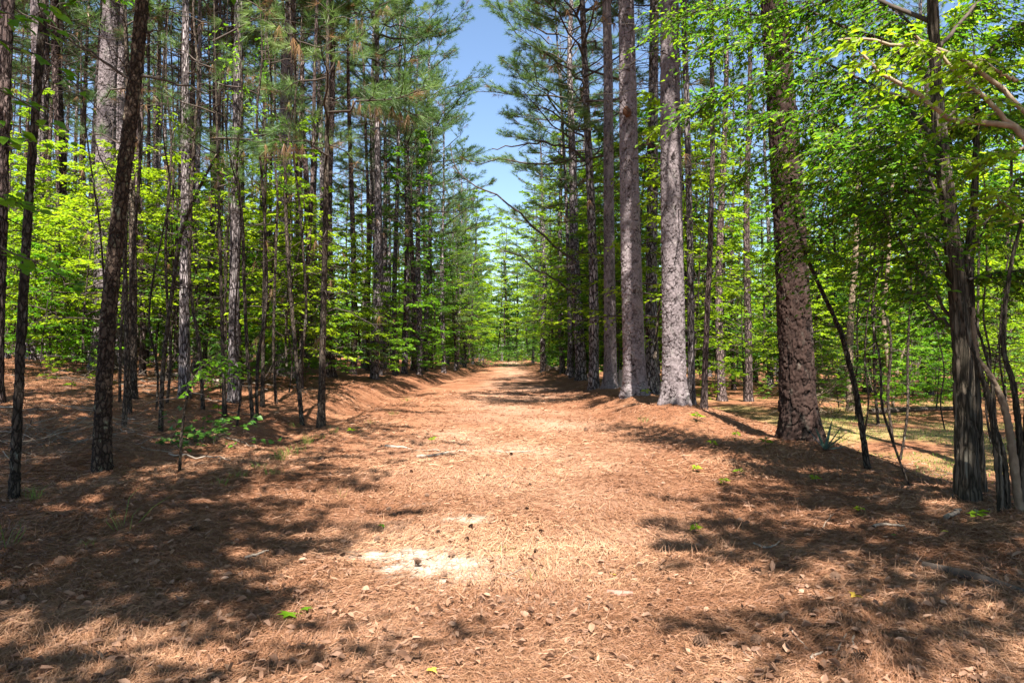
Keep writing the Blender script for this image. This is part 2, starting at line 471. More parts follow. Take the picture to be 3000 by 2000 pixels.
def trunk_mesh(name, H, r0, nu, zs, seed, material, cells, cell_h, amp, wob=.12, flare=.45, taper=.75, gap=.26, shingle=0., crisp=False):
    r = np.random.RandomState(seed)
    zs = np.asarray(zs, float)
    th = np.arange(nu) * 2 * math.pi / nu
    T, Zz = np.meshgrid(th, zs)
    base = r0 * (np.clip(1 - Zz / H, 0, 1) ** taper * .97 + .03)
    lobes = 1 + .35 * np.cos(T * 5 + r.uniform(0, 6)) + .25 * np.cos(T * 3 + r.uniform(0, 6))
    base = base + r0 * flare * np.exp(-np.clip(Zz, 0, 99) / .30) * lobes
    base = base * (1 + .05 * np.cos(2 * T + r.uniform(0, 6) + Zz * .3))
    uw = T / (2 * math.pi) * cells
    Zz = Zz + 0.
    jag = .34 * vnoise(uw * 3.1, Zz / cell_h * 3.1, seed + 8) + .22 * vnoise(uw * 7, Zz / cell_h * 7, seed + 9)
    sk = jag + .9 * vnoise(np.cos(T) * 2.2 + 5, Zz / cell_h * .45, seed) + .5 * vnoise(np.sin(T) * 3 + 9, Zz / cell_h * .9, seed + 3)
    uw = uw + sk
    f1, f2, cid, off = worley(uw, Zz / cell_h + .3 * vnoise(uw * 3.3 + 9, Zz / cell_h * 3.3, seed + 10) + 1.0 * vnoise(np.cos(T) * 3 + 3, Zz / cell_h * .6 + np.sin(T) * 2, seed + 1), cells, seed)
    e = sm(.01, gap, f2 - f1)
    e = 1 - (1 - e) * np.clip((.6 if crisp else .95) + (2.2 if crisp else 1.2) * vnoise(uw * .8, Zz / cell_h * .6, seed + 5), .12 if crisp else .45, 1)
    g1_, g2_, c2_, o2_ = worley(uw * 2, Zz / cell_h * 2.2, cells * 2, seed + 20)
    fl_ = sm(0, .2, g2_ - g1_) * (.4 + .6 * c2_)
    e = e * (.72 + .28 * fl_)
    disp = amp * (e - .5 + .35 * fl_ - shingle * off * e + .8 * (cid - .5) * e + .5 * vnoise(uw * 2.5, Zz / cell_h * 2.5, seed + 2))
    if crisp:       # flaking edges and splinters on the plates
        disp = disp + amp * (.55 * vnoise(uw * 9, Zz / cell_h * 5, seed + 30) + .45 * vnoise(uw * 17, Zz / cell_h * 8, seed + 31))
    fade = np.clip(base / r0, .25, 1)
    rad = base + disp * fade
    cx = wob * np.array([math.sin(z * .23 + seed) - math.sin(seed) + .4 * math.sin(z * .61 + seed * 2) - .4 * math.sin(seed * 2) for z in zs])
    cyv = wob * np.array([math.cos(z * .27 + seed) - math.cos(seed) for z in zs])
    V = np.stack([rad * np.cos(T) + cx[:, None], rad * np.sin(T) + cyv[:, None], Zz], -1).reshape(-1, 3)
    nz = len(zs)
    i, j = np.meshgrid(np.arange(nz - 1), np.arange(nu), indexing='ij')
    i, j = i.ravel(), j.ravel()
    F = np.stack([i * nu + j, i * nu + (j + 1) % nu, (i + 1) * nu + (j + 1) % nu, (i + 1) * nu + j], 1)
    me = mesh(name, [(V, F, 0, (e * (.12 + .40 * cid + .48 * fl_ * (.4 + .6 * c2_)) if crisp else e * (.4 + .6 * cid)).ravel())], [material])
    if not crisp:
        smooth(me)
    return me, lambda z: (float(np.interp(z, zs, cx)), float(np.interp(z, zs, cyv)))


def limb_curve(p, az, el, L, bend, r, n=6):
    """A limb from p: azimuth, elevation, length; bend > 0 lifts the tip, < 0 lets it droop."""
    t = np.linspace(0, 1, n)
    h = np.array([math.cos(az), math.sin(az), 0.])
    s = np.array([-math.sin(az), math.cos(az), 0.])
    w = r.uniform(-.12, .12)
    return p + L * (t[:, None] * (math.cos(el) * h) + np.outer(w * np.sin(t * 3.0), s)
                    + np.outer(math.sin(el) * t + bend * t * t, [0, 0, 1]))


def pine_crown(name, H, r0, ax, zb, Lmax, nb, seed, tufts=20, k=13, ln=.23, w=.011, dead=14, zdead=2.5, shape=.8, dead_t=.025, low_el=.05):
    """The limbs, twigs and needles of a pine whose green crown starts at zb."""
    r = np.random.RandomState(seed)
    parts, TP, TD, DP, DD = [], [], [], [], []
    for b_ in range(nb):
        f = (b_ + r.uniform(0, 1)) / nb
        z = zb + (H - .4 - zb) * f
        L = Lmax * (min(1, .55 + 1.8 * f) * (1 - f) ** shape) * r.uniform(.45, 1.2) + .35
        az = b_ * 2.4 + r.uniform(-1.1, 1.1)
        el = low_el + .75 * f + r.uniform(-.3, .35)
        p = np.array([*ax(z), z])
        c = limb_curve(p, az, el, L, r.uniform(-.05, .22), r)
        c[1:] += r.normal(size=(5, 3)) * .03 * L
        rr = max(.008, .015 * L ** .9)
        parts.append((*tube(c, np.linspace(rr, rr * .25, len(c)), 4), 0, None))
        nt = max(4, int(tufts * (L / Lmax) ** .7))
        for q in range(nt):
            t = 1 - .55 * r.uniform(0, 1) ** 1.3 if q else 1.0
            k_ = min(int(t * 5), 4); u = t * 5 - k_
            s = c[k_] * (1 - u) + c[k_ + 1] * u
            dirn = c[k_ + 1] - c[k_]
            a2 = az + r.choice([-1, 1]) * r.uniform(.35, 1.15)
            Lt = L * r.uniform(.10, .30) * (1.25 - t * .6) if q else .15
            tw = limb_curve(s, a2, el * .5 + r.uniform(-.2, .45), Lt, .25, r, 3)
            if Lt > .25:
                parts.append((*tube(tw, [.009, .007, .004], 3), 0, None))
            d = unit(tw[-1] - tw[-2] + np.array([0, 0, .15 * Lt]))
            tgt = (DP, DD) if r.uniform() < dead_t else (TP, TD)
            tgt[0].append(tw[-1]); tgt[1].append(d)
            if Lt > .3:
                tgt[0].append(tw[1]); tgt[1].append(d)
                tgt[0].append(tw[1] * .5 + tw[2] * .5); tgt[1].append(d)
                tgt[0].append(tw[1] * .25 + tw[2] * .75); tgt[1].append(d)
    for b_ in range(dead):
        z = zdead + (zb - zdead) * r.uniform(0, 1) ** .8
        az, L = r.uniform(0, 6.3), r.uniform(.5, 1.0) * min(Lmax * .8, 2.4)
        c = limb_curve(np.array([*ax(z), z]), az, r.uniform(-.2, .6), L, r.uniform(-.75, .3), r)
        c[1:] += r.normal(size=(5, 3)) * .035 * L
        parts.append((*tube(c, np.linspace(.012, .003, len(c)), 4), 0, None))
        for q in range(r.randint(1, 5)):
            i_ = r.randint(2, 5)
            tw = limb_curve(c[i_], az + r.choice([-1, 1]) * r.uniform(.4, 1.), r.uniform(-.3, .4), L * r.uniform(.15, .35), r.uniform(-.3, .1), r, 4)
            parts.append((*tube(tw, [.007, .006, .004, .002], 3), 0, None))
        if r.uniform() < .25:
            DP.append(c[-1]); DD.append(np.array([0, 0, -.8]))
    V, F, a_ = needles(np.array(TP), np.array(TD), k, ln, w, r=r)
    parts.append((V, F, 1, a_))
    if DP:
        V, F, a_ = needles(np.array(DP), np.array(DD), k, ln, w, r=r, droop=.5)
        parts.append((V, F, 2, a_))
    return mesh(name, parts, [M['limb'], M['needle'], M['dead_needle']])


ZHI = np.concatenate([np.linspace(-.3, 11.5, 720), np.linspace(11.7, 25, 70)])
ZMD = np.concatenate([np.linspace(-.3, 12, 170), np.linspace(12.3, 25, 40)])
ZLO = np.linspace(-.3, 24, 90)

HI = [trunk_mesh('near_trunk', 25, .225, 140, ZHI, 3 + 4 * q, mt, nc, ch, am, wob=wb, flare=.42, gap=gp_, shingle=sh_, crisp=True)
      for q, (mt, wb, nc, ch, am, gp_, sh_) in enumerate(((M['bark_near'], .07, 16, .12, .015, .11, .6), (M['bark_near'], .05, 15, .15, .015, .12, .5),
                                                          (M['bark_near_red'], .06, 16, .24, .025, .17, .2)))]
TALL = []
for q in range(4):
    tm, ax = trunk_mesh('tall_trunk', 25, .225, 26, ZMD, 40 + q, M['bark'] if q % 2 == 0 else M['bark_red'], 11, .2, .026, wob=.10 + .05 * q, flare=.5)
    cm = pine_crown('tall_crown', 25, .225, ax, 12.5 + q, 3.1, 36, 60 + q, tufts=28, k=15, dead=30, zdead=2.5)
    TALL.append((tm, cm, ax))
EDGE = []
for q in range(3):
    tm, ax = trunk_mesh('edge_trunk', 23, .2, 22, ZMD * .92, 80 + q, M['bark'], 10, .2, .024, wob=.12, flare=.3)
    cm = pine_crown('edge_crown', 23, .2, ax, 7.0 + q * .8, 4.0, 42, 90 + q, tufts=30, k=15, dead=12, zdead=2.2, shape=.55, dead_t=.04)
    EDGE.append((tm, cm, ax))
ROW = []
for q in range(2):
    tm, ax = trunk_mesh('row_trunk', 25, .225, 26, ZMD, 150 + q, M['bark'], 11, .2, .026, wob=.10, flare=.3)
    ROW.append((tm, pine_crown('row_crown', 25, .225, ax, 11.8, 4.6, 52, 160 + q, tufts=40, k=18, dead=26, zdead=3.5, shape=.5, w=.014), ax))
CONIC = []
for q in range(2):
    tm, ax = trunk_mesh('young_trunk', 16, .13, 16, ZLO * 16 / 24, 110 + q, M['bark'], 8, .16, .014, wob=.06)
    cm = pine_crown('young_crown', 16, .13, ax, 2.6 + q, 2.7, 66, 120 + q, tufts=24, k=14, dead=8, zdead=1.0, shape=.75)
    CONIC.append((tm, cm, ax))
SLIM = []
for q in range(2):
    tm, ax = trunk_mesh('slim_trunk', 10.5, .075, 14, ZLO * 10.5 / 24, 130 + q, M['bark_thin'], 6, .09, .007, wob=.05)
    cm = pine_crown('slim_crown', 10.5, .075, ax, 4.4, 1.6, 16, 140 + q, tufts=13, k=22, ln=.26, w=.006, dead=10, zdead=1.2, shape=.5, dead_t=.08, low_el=-.05)
    SLIM.append((tm, cm, ax))


def broad(name, H, r0, nb, Lmax, zb, seed, leaf_len, leaf_m, per_twig=9, twigs=7, flat=.35, stem=None, bark='limb', shape=.6, n_side=5, bare=.18):
    """A broadleaved sapling: (trunk mesh, crown mesh) with layered, nearly level sprays of leaves."""
    r = np.random.RandomState(seed)
    zs = np.linspace(-.15, H, 14)
    lx, ly = r.uniform(-.09, .09, 2) * H
    pts = np.stack([lx * (zs / H) ** 1.5 + .05 * np.sin(zs * 1.3 + seed), ly * (zs / H) ** 1.5 + .05 * np.cos(zs * 1.1 + seed) - .05 * math.cos(seed), zs], 1)
    tm = smooth(mesh(name + '_trunk', [(*tube(pts, r0 * (1 - .85 * np.clip(zs / H, 0, 1)), 8), 0, None)], [M['bark_thin']]))
    parts, P, A = [], [], []
    for b_ in range(nb):
        f = (b_ + r.uniform(0, 1)) / nb
        z = zb + (H - zb) * f
        p = np.array([np.interp(z, zs, pts[:, 0]), np.interp(z, zs, pts[:, 1]), z])
        L = Lmax * (1 - f * .85) ** shape * r.uniform(.6, 1.15)
        az, el = b_ * 2.4 + r.uniform(-.6, .6), r.uniform(.05, .5) + .35 * f
        c = limb_curve(p, az, el, L, -r.uniform(.1, .45), r)
        parts.append((*tube(c, np.linspace(max(.006, .011 * L), .003, len(c)), n_side - 1), 0, None))
        for q in range(twigs):
            t = .22 + .78 * (q + r.uniform(0, 1)) / twigs
            k_ = min(int(t * 5), 4); u = t * 5 - k_
            s = c[k_] * (1 - u) + c[k_ + 1] * u
            a2 = az + (1 if q % 2 else -1) * r.uniform(.4, 1.1)
            Lt = L * r.uniform(.2, .42) * (1.2 - .6 * t)
            tw = limb_curve(s, a2, r.uniform(-.15, .25), Lt, -.2, r, 4)
            parts.append((*tube(tw, [.004, .004, .003, .002], 3), 0, None))
            if r.uniform() < bare:
                continue
            for w_ in range(per_twig):
                v = (w_ + r.uniform(.3, 1)) / per_twig * 3
                k2 = min(int(v), 2); u2 = v - k2
                P.append(tw[k2] * (1 - u2) + tw[k2 + 1] * u2 + r.normal(size=3) * .02)
                a3 = a2 + (1 if w_ % 2 else -1) * r.uniform(.3, 1.3)
                A.append((math.cos(a3), math.sin(a3), r.uniform(-.45, .15)))
    P, A = np.array(P), np.array(A)
    N = unit(np.array([0, 0, 1.]) + flat * r.normal(size=(len(P), 3)))
    V, F, a_ = leaves(P, A, N, leaf_len * r.uniform(.6, 1.25, (len(P), 1)), r=r)
    parts.append((V, F, 1, a_))
    return tm, mesh(name + '_crown', parts, [M[bark], leaf_m])


SAP = [broad('sapling', 5.2, .030, 26, 1.9, 1.0, 200, .135, M['leaf_lime'], twigs=8),
       broad('sapling', 6.8, .040, 30, 2.4, 1.8, 201, .14, M['leaf_lime'], flat=.3, twigs=8),
       broad('sapling', 4.0, .022, 24, 1.5, .6, 202, .13, M['leaf'], twigs=8),
       broad('sapling', 5.6, .032, 28, 1.9, 1.1, 203, .14, M['leaf_lime'], twigs=8),
       broad('sapling', 3.0, .018, 20, 1.2, .4, 204, .12, M['leaf'], twigs=8),
       broad('sapling', 4.6, .026, 20, 1.7, .8, 206, .095, M['leaf_deep'], twigs=9, per_twig=11, flat=.5, bare=.3),
       broad('sapling', 6.2, .034, 22, 2.3, 2.0, 207, .16, M['leaf_lime'], twigs=6, per_twig=7, flat=.4, bare=.3),
       broad('sapling', 7.6, .045, 34, 2.2, 1.5, 205, .14, M['leaf_lime'], twigs=8)]
LOW = [broad('shrub', 1.5, .012, 16, .7, .1, 220, .085, M['leaf'], per_twig=6, twigs=5),
       broad('shrub', 1.0, .010, 12, .55, .05, 221, .08, M['leaf_lime'], per_twig=6, twigs=5),
       broad('shrub', 2.0, .014, 18, .8, .2, 222, .09, M['leaf_deep'], per_twig=7, twigs=5)]
BIG = [broad('broadleaf', 11.5, .09, 42, 2.9, 1.6, 240, .18, M['leaf'], per_twig=11, twigs=9),
       broad('broadleaf', 13.5, .10, 46, 3.0, 2.2, 241, .18, M['leaf_lime'], per_twig=11, twigs=9),
       broad('broadleaf', 10.0, .08, 40, 2.6, 1.0, 242, .17, M['leaf_deep'], per_twig=12, twigs=9)]

OVER = [broad('shade_caster_tree', 12.5, .12, 46, 3.9, 7.0, 250 + q, .17, M['leaf'], per_twig=16, twigs=9, shape=.4, bare=.05) for q in range(2)]  # high-crowned shape made up to cast dappled shade from out of frame

HIGH = broad('high_shade_tree', 19.0, .16, 44, 5.4, 12.0, 260, .24, M['leaf'], per_twig=15, twigs=9, shape=.4, bare=.1)  # taller unseen shade caster, added for the shadow of its crown

# ------------------------------------------------------------------ trees
taken = []          # (x, y) of trunks already standing


def gz(x, y):
    return float(ground_z(x, y))


def pine(kind, x, y, dia, label, lean=0., fwd=0., sz=1., name='pine_tree', group=None, crown=True, trunk=None, cz=None, crown_scale=None, mat_over=None):
    tm, cm, ax = kind
    t = thing(name, label, 'pine tree', (x, y, gz(x, y) - .02), (fwd, lean, 0), group)
    rz = random.uniform(0, 6.28)
    tk = trunk or tm
    kk = dia / DIA[tk.name]
    obj('trunk', tk, t, rot=(0, 0, rz), scale=(kk, kk, sz))
    if crown:
        obj('crown', cm, t, rot=(0, 0, rz if trunk is None else random.uniform(0, 6.28)), scale=crown_scale or sz)
    taken.append((x, y))
    return t


DIA = {}
for me_, _ in HI:
    DIA[me_.name] = .47
for lst, d_ in ((TALL, .47), (ROW, .47), (EDGE, .42), (CONIC, .28), (SLIM, .155)):
    for tm, cm, ax in lst:
        DIA[tm.name] = d_

R_ = math.radians
# the pines of the right-hand row
near = [
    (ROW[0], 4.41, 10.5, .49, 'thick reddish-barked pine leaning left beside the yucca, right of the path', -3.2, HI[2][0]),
    (ROW[1], 3.32, 14.0, .47, 'straight grey pine at the right path edge with a long scar, second thick trunk', .2, HI[1][0]),
    (ROW[0], 3.07, 17.0, .54, 'broad pale grey pine leaning left at the path edge with a dark knot hole', -2.0, HI[0][0]),
    (ROW[1], 3.02, 21.0, .40, 'slimmer brownish pine just left of the pine with the knot hole', -.3, HI[1][0]),
]
roots = []
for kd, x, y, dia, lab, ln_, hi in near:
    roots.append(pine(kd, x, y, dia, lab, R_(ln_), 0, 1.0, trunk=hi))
mid_r = [
    (EDGE[0], 2.75, 23.0, .33, 'dark pine carrying an arched bare branch over the right path edge', -1.3),
    (EDGE[2], 3.3, 39.0, .40, 'tall needle-heavy pine right of the path whose limbs reach into the sky gap', .4),
    (EDGE[0], 3.4, 46.0, .38, 'farther needle-heavy pine at the right rim of the sky gap', -.4),
    (EDGE[1], 3.15, 31.0, .50, 'grey pine with pale lower trunk beyond the dark pine with the arched branch', -.6),
    (EDGE[2], 2.95, 34.0, .24, 'thin speckled pine hugging the left side of the pale-footed grey pine', -2.4),
    (EDGE[0], 2.75, 60.0, .52, 'small distant pine beside the log at the far right path edge', -1.0),
    (ROW[0], 4.5, 22.0, .42, 'dark shaded pine standing behind and between the two thickest grey trunks', -.3),
    (TALL[2], 5.2, 24.5, .28, 'thin dark pine behind the scarred grey pine', 0),
    (TALL[0], 4.52, 17.2, .19, 'slim dark pine right of the scarred grey pine, nearer of two', -.5),
    (TALL[3], 4.55, 16.2, .145, 'slimmest dark pine pole right of the scarred grey pine', .7),
    (TALL[3], 8.6, 28.0, .34, 'grey pine at the back of the sunny field, left of the thick reddish pine', 0),
    (TALL[1], 9.7, 28.0, .30, 'narrow pine at the back of the field close behind the thick reddish pine', 0),
]
for kd, x, y, dia, lab, ln_ in mid_r:
    pine(kd, x, y, dia, lab, R_(ln_), 0, random.uniform(.95, 1.08), crown_scale=(1.42, 1.42, 1.02) if kd in EDGE and 22 < y < 50 else None)

mid_l = [  # px at base, depth, dia, lean, kind, label
    (-20, 12, .27, 1.2, TALL[1], 'dark shaded pine cut by the left picture edge'),
    (97, 24, .56, -.6, TALL[1], 'broad dark-footed pine on the high ground near the left edge'),
    (112, 27, .36, 0, TALL[0], 'grey pine just right of the broad dark-footed pine'),
    (154, 26, .42, .5, TALL[3], 'shaded dark grey pine between broad pine and the leaning lichen trunk'),
    (190, 40, .30, .3, TALL[2], 'pale slim pine deep in the wood left of the thick pale pine'),
    (223, 38, .30, 0, TALL[0], 'slim pine close to the left of the thick pale pine'),
    (252, 34, .30, 0, TALL[1], 'dark slim pine touching the left edge of the thick pale pine'),
    (300, 19, .60, .9, ROW[1], 'thick pale sunlit pine behind the leaning lichen-spotted trunk'),
    (352, 21, .50, .2, TALL[3], 'stout pine whose sunlit foot shows right of the lichen-spotted trunk'),
    (402, 28, .35, .9, TALL[1], 'pine leaning right against the open blue sky gap on the left'),
    (440, 30, .24, 1.6, TALL[2], 'slender pine leaning right under the blue sky gap on the left'),
    (541, 15, .21, .1, TALL[0], 'slim grey pine with dark foot behind the curved sapling'),
    (576, 27, .23, .2, TALL[3], 'thin sunlit pine pole right of the slim grey pine'),
    (625, 30, .23, 0, TALL[1], 'thin pole pine between the slim grey pine and twin dark saplings'),
    (686, 15, .23, -.2, ROW[1], 'dark straight pine with leafy vine at its foot on the left'),
    (837, 24, .55, .2, ROW[0], 'stout pine with rugged sunlit foot behind the leaning dark pole'),
    (969, 26, .36, -.6, TALL[1], 'pale sunlit pine right behind the nearest dark straight pole'),
    (1035, 30, .26, 0, TALL[3], 'grey pine between the pale sunlit pine and the ditch'),
    (1098, 28, .32, 0, ROW[0], 'dark pine above the left ditch bank'),
    (1158, 35, .30, .4, EDGE[1], 'speckled pine standing over the left bank, first along the path'),
    (1185, 38, .32, .2, EDGE[0], 'pale speckled pine second along the left path bank'),
    (1212, 44, .34, -.2, TALL[3], 'grey pine third along the left path bank'),
    (1245, 48, .34, .6, TALL[2], 'leaning grey pine fourth along the left path bank'),
    (1228, 40, .34, 0, EDGE[2], 'needle-heavy pine whose crown forms the left rim of the sky gap'),
    (1300, 52, .36, 0, EDGE[0], 'farther needle-heavy pine at the left rim of the sky gap'),
]
for px, d, dia, ln_, kd, lab in mid_l:
    pine(kd, col_x(px, d), d, dia, lab, R_(ln_), 0, random.uniform(.92, 1.06),
         trunk=HI[0][0] if dia >= .5 and d < 26 else None, crown_scale=(1.35, 1.35, 1.05) if 'left rim' in lab else None)

# slim young pines of the near left
slim = [(388, 14, .19, -1.2, 'slim dark pole leaning left behind the lichen-spotted trunk'),
        (942, 13, .135, .2, 'straight dark young pine pole nearest the path on the left'),
        (660, 13, .07, -1.6, 'thin dark pole leaning left, left one of a close pair'),
        (770, 15, .085, -.1, 'thin upright dark pole between two leaning ones')]
for q, (px, d, dia, ln_, lab) in enumerate(slim):
    pine(SLIM[q % 2], col_x(px, d), d, dia, lab, R_(ln_), 0, 1.0 if q != 1 else 1.1, name='young_pine')

# dense young pines that close the gap down the path
for q, (px, d, s_, lab) in enumerate([(1335, 62, 1.0, 'dense young pine with low green crown on the left of the sky gap'),
                                     (1300, 50, .95, 'dense bluish young pine left of the path, nearer the camera'),
                                     (1385, 92, 1.2, 'far dense pine closing the left side of the path'),
                                     (1405, 118, 1.2, 'farthest dense pine left of the path end'),
                                     (1362, 76, 1.25, 'tall cone-shaped pine beside the sky gap on the left'),
                                     (1596, 84, 1.25, 'dense pine right of the far path end'),
                                     (1562, 104, 1.25, 'farthest dense pine right of the path end')]):
    pine(CONIC[q % 2], col_x(px, d), d, .28 * s_, lab, 0, 0, s_, crown_scale=(s_ * 1.05, s_ * 1.05, s_))


PENDING, THICK = [], []


def clear(x, y, gap):
    return all((x - a_) ** 2 + (y - b_) ** 2 > gap * gap for a_, b_ in taken)


def scatter(nwant, xr, yr, gap, ok, seed, power=1.0):
    r = np.random.RandomState(seed)
    out, tries = [], 0
    while len(out) < nwant and tries < 6000:
        tries += 1
        y = yr[0] + (yr[1] - yr[0]) * r.uniform() ** power
        x = r.uniform(*xr) * y
        if ok(x, y) and clear(x, y, gap):
            out.append((x, y)); taken.append((x, y))
    return out


def left_wood(x, y):
    return x < -5.2 - .02 * y


def right_wood(x, y):
    return x > 3.9 and not (4.5 < x < 17 and y < 27)


def forest_pines(pts, label, group, kinds, rr, seed):
    r = random.Random(seed)
    for x, y in pts:
        kd = r.choice(kinds)
        s_ = r.uniform(.82, 1.12)
        pine(kd, x, y, r.uniform(*rr), label, R_(r.uniform(-1.6, 1.6)), R_(r.uniform(-1.2, 1.2)), s_, group=group)
        taken.pop()


forest_pines(scatter(26, (-.74, -.16), (16, 32), 1.0, lambda x, y: x < -5.8 and not (x > -8.5 and y < 18), 7), 'thin dark pine pole among the nearer left trees', 'thin pine poles among the nearer left trees', TALL, (.11, .20), 7)
forest_pines(scatter(40, (-.80, -.10), (24, 46), 1.5, left_wood, 1), 'tall bare-trunked pine in the middle of the left wood', 'pines in the middle of the left wood', TALL, (.22, .42), 1)
forest_pines(scatter(62, (-.78, -.06), (46, 100), 1.5, left_wood, 2), 'distant tall pine deep in the left wood', 'distant pines deep in the left wood', TALL + EDGE[:1], (.25, .45), 2)
forest_pines(scatter(12, (-.2, -.06), (30, 110), 2.0, lambda x, y: -8.5 < x < -5.0, 3), 'tall pine with low limbs lining the left side of the path', 'pines lining the left path side', EDGE, (.28, .42), 3)
forest_pines(scatter(8, (.02, .16), (40, 120), 2.2, lambda x, y: 3.2 < x < 7.5, 4), 'tall pine with low limbs lining the right side of the path', 'pines lining the right path side', EDGE, (.28, .45), 4)
forest_pines(scatter(36, (.08, .82), (30, 80), 1.8, right_wood, 6), 'tall pine standing in the right wood beyond the field', 'pines in the right wood beyond the field', TALL, (.22, .42), 6)

for q, (x, y, s_) in enumerate([(-5.5, 128, 1.45), (-2.2, 150, 1.5), (-9.5, 146, 1.5), (4.2, 132, 1.45), (-7.5, 140, 1.5), (6.8, 148, 1.5), (9.0, 152, 1.6), (3.0, 160, 1.6)]):
    pine(CONIC[q % 2], x, y, .3 * s_, ['nearest cone-shaped pine left of the path end', 'second nearest cone-shaped pine straight at the path end', 'outermost cone-shaped pine at the left of the path end', 'near cone-shaped pine at the right of the path end', 'second cone-shaped pine from the left at the path end', 'second cone-shaped pine from the right at the path end', 'outermost cone-shaped pine at the right of the path end', 'far cone-shaped pine right of the middle of the path end'][q], 0, 0, s_, crown_scale=(s_ * 1.2, s_ * 1.2, s_), group='pines closing the far path end')

for x, y, s_, k_, lab in ((3.5, 38, 1.1, 1, 'lime broadleaved tree leaning over the path beyond the arched-branch pine'), (3.2, 46, 1.1, 1, 'second lime broadleaved tree over the right path edge'),
                       (3.3, 56, 1.15, 1, 'farther lime broadleaved tree over the right path edge'), (3.6, 68, 1.2, 0, 'farthest lime broadleaved tree over the right path edge'),
                       (3.3, 74, 1.5, 1, 'high lime broadleaved tree arching over the far path from the right'), (3.0, 92, 1.6, 1, 'highest broadleaved tree arching over the far path from the right'),
                       (-4.8, 88, 1.5, 1, 'high lime broadleaved tree arching over the far path from the left'), (-4.5, 106, 1.6, 0, 'farthest high broadleaved tree over the far path from the left'),
                       (-4.6, 90, 1.25, 0, 'tall green tree closing the path end at its left'), (-2.0, 93, 1.45, 2, 'tall green tree closing the path end in the middle'),
                       (2.2, 94, 1.45, 2, 'tall green tree closing the path end just right of the middle'), (4.6, 90, 1.25, 0, 'tall green tree closing the path end at its right'),
                       (-.4, 99, 1.3, 1, 'lime green tree behind the middle green tree at the path end'), (.8, 108, 1.75, 2, 'rearmost green tree in the middle of the path end'),
                       (-1.1, 91, 1.5, 1, 'tall lime tree left of centre at the path end'), (.9, 96, 1.5, 1, 'tall lime tree right of centre at the path end'), (-.2, 104, 1.7, 1, 'tallest lime tree in the centre behind the path end'),
                       (-4.2, 67, 1.35, 1, 'tall lime tree reaching over the far path from the left bank'), (-4.9, 58, 1.0, 0, 'green broadleaved tree over the left path edge'), (-4.9, 72, 1.1, 2, 'deep green broadleaved tree farther along the left path edge'), (-5.2, 47, .8, 0, 'low green broadleaved tree on the left path bank')):
    PENDING.append((x, y, s_, k_, lab))
    taken.append((x, y))

for k_, (x, y) in enumerate(((-2.2, 88), (-.4, 90), (1.2, 87), (2.6, 89), (-3.6, 87), (.4, 93))):
    THICK.append((x, y, 1.5 + .15 * k_))

# unseen pines added beside and behind the viewer to shade the foreground
for q, (x, y, dia) in enumerate([(6.6, -2.5, .4), (5.6, -7.5, .45), (-6.5, -3.5, .4), (-9.5, 2.5, .3), (-5.2, -10, .45), (10.5, 1.0, .4), (12.5, 5, .4), (-9, -6, .4)]):
    pine(TALL[q % 4], x, y, dia, 'unseen tall pine added beside the viewer to shade the path', 0, 0, .95, group='unseen shade-casting pines beside the viewer')


def sap(kind, x, y, s_, label, group=None, name='sapling', cat='sapling', rz=None):
    t = thing(name, label, cat, (x, y, gz(x, y) - .02), (random.uniform(-.05, .05), random.uniform(-.05, .05), random.uniform(0, 6.28) if rz is None else rz), group)
    obj('trunk' if name != 'shrub' else 'stem', kind[0], t, scale=s_)
    obj('crown' if name != 'shrub' else 'foliage', kind[1], t, scale=s_)
    return t


def plant_pending():
    for x, y, s_, k_, lab in PENDING:
        sap(BIG[k_], x, y, s_, lab, None, 'broadleaf_tree', 'broadleaf tree')

    for x, y, s_ in THICK:
        sap(LOW[2], x, y, s_, 'leafy thicket closing the far end of the path', 'thickets closing the far path end', 'shrub', 'shrub')


def saps(pts, kinds, rr, label, group, seed, name='sapling', cat='sapling'):
    r = random.Random(seed)
    for x, y in pts:
        sap(r.choice(kinds), x, y, r.uniform(*rr), label, group, name, cat)
        taken.pop()


for q, (x, y, s_) in enumerate([(-3.7, -2.0, 1.0), (-4.7, 1.3, 1.0), (-4.3, 5.4, 1.1), (3.7, -.3, 1.0), (6.0, 1.0, .95), (7.4, -2.4, 1.0), (-7.2, 3.0, .95), (8.6, -1.0, 1.),  # unseen trees added out of frame, placed by where their shade falls
                               (-3.6, -3.9, 1.05), (10.2, 6.6, 1.), (13.6, 9.0, 1.05), (-7.2, 6.6, .95)]):
    sap(OVER[q % 2], x, y, s_, 'unseen broadleaved tree added beside the viewer to dapple the road with shade', 'unseen shade-casting broadleaved trees beside the viewer', 'broadleaf_tree', 'broadleaf tree')
for x, y, s_, lab in ((7.9, 9.6, 1.05, 'unseen tall tree added right of the frame to shade the berm'),):
    sap(HIGH, x, y, s_, lab, None, 'broadleaf_tree', 'broadleaf tree')
saps(scatter(80, (-.76, -.14), (15, 27), .9, lambda x, y: x < -5.6 and not (x > -9 and y < 17), 11, .8), SAP, (.75, 1.05), 'bright green leafy sapling among the nearer left pines', 'saplings among the nearer left pines', 11)
saps(scatter(80, (-.76, -.08), (27, 60), 1.1, left_wood, 12), SAP[1:], (.9, 1.3), 'leafy green sapling farther back in the left wood', 'saplings farther back in the left wood', 12)
saps(scatter(30, (-.2, -.04), (24, 95), 1.4, lambda x, y: -7.5 < x < -4.7, 13), SAP + BIG[:1], (.7, 1.1), 'leafy sapling lining the left path bank', 'saplings along the left path bank', 13)
saps(scatter(30, (.02, .2), (25, 100), 1.4, lambda x, y: 3.7 < x < 7.5, 14), SAP + BIG, (.7, 1.1), 'leafy sapling behind the right row of pines', 'saplings behind the right row of pines', 14)
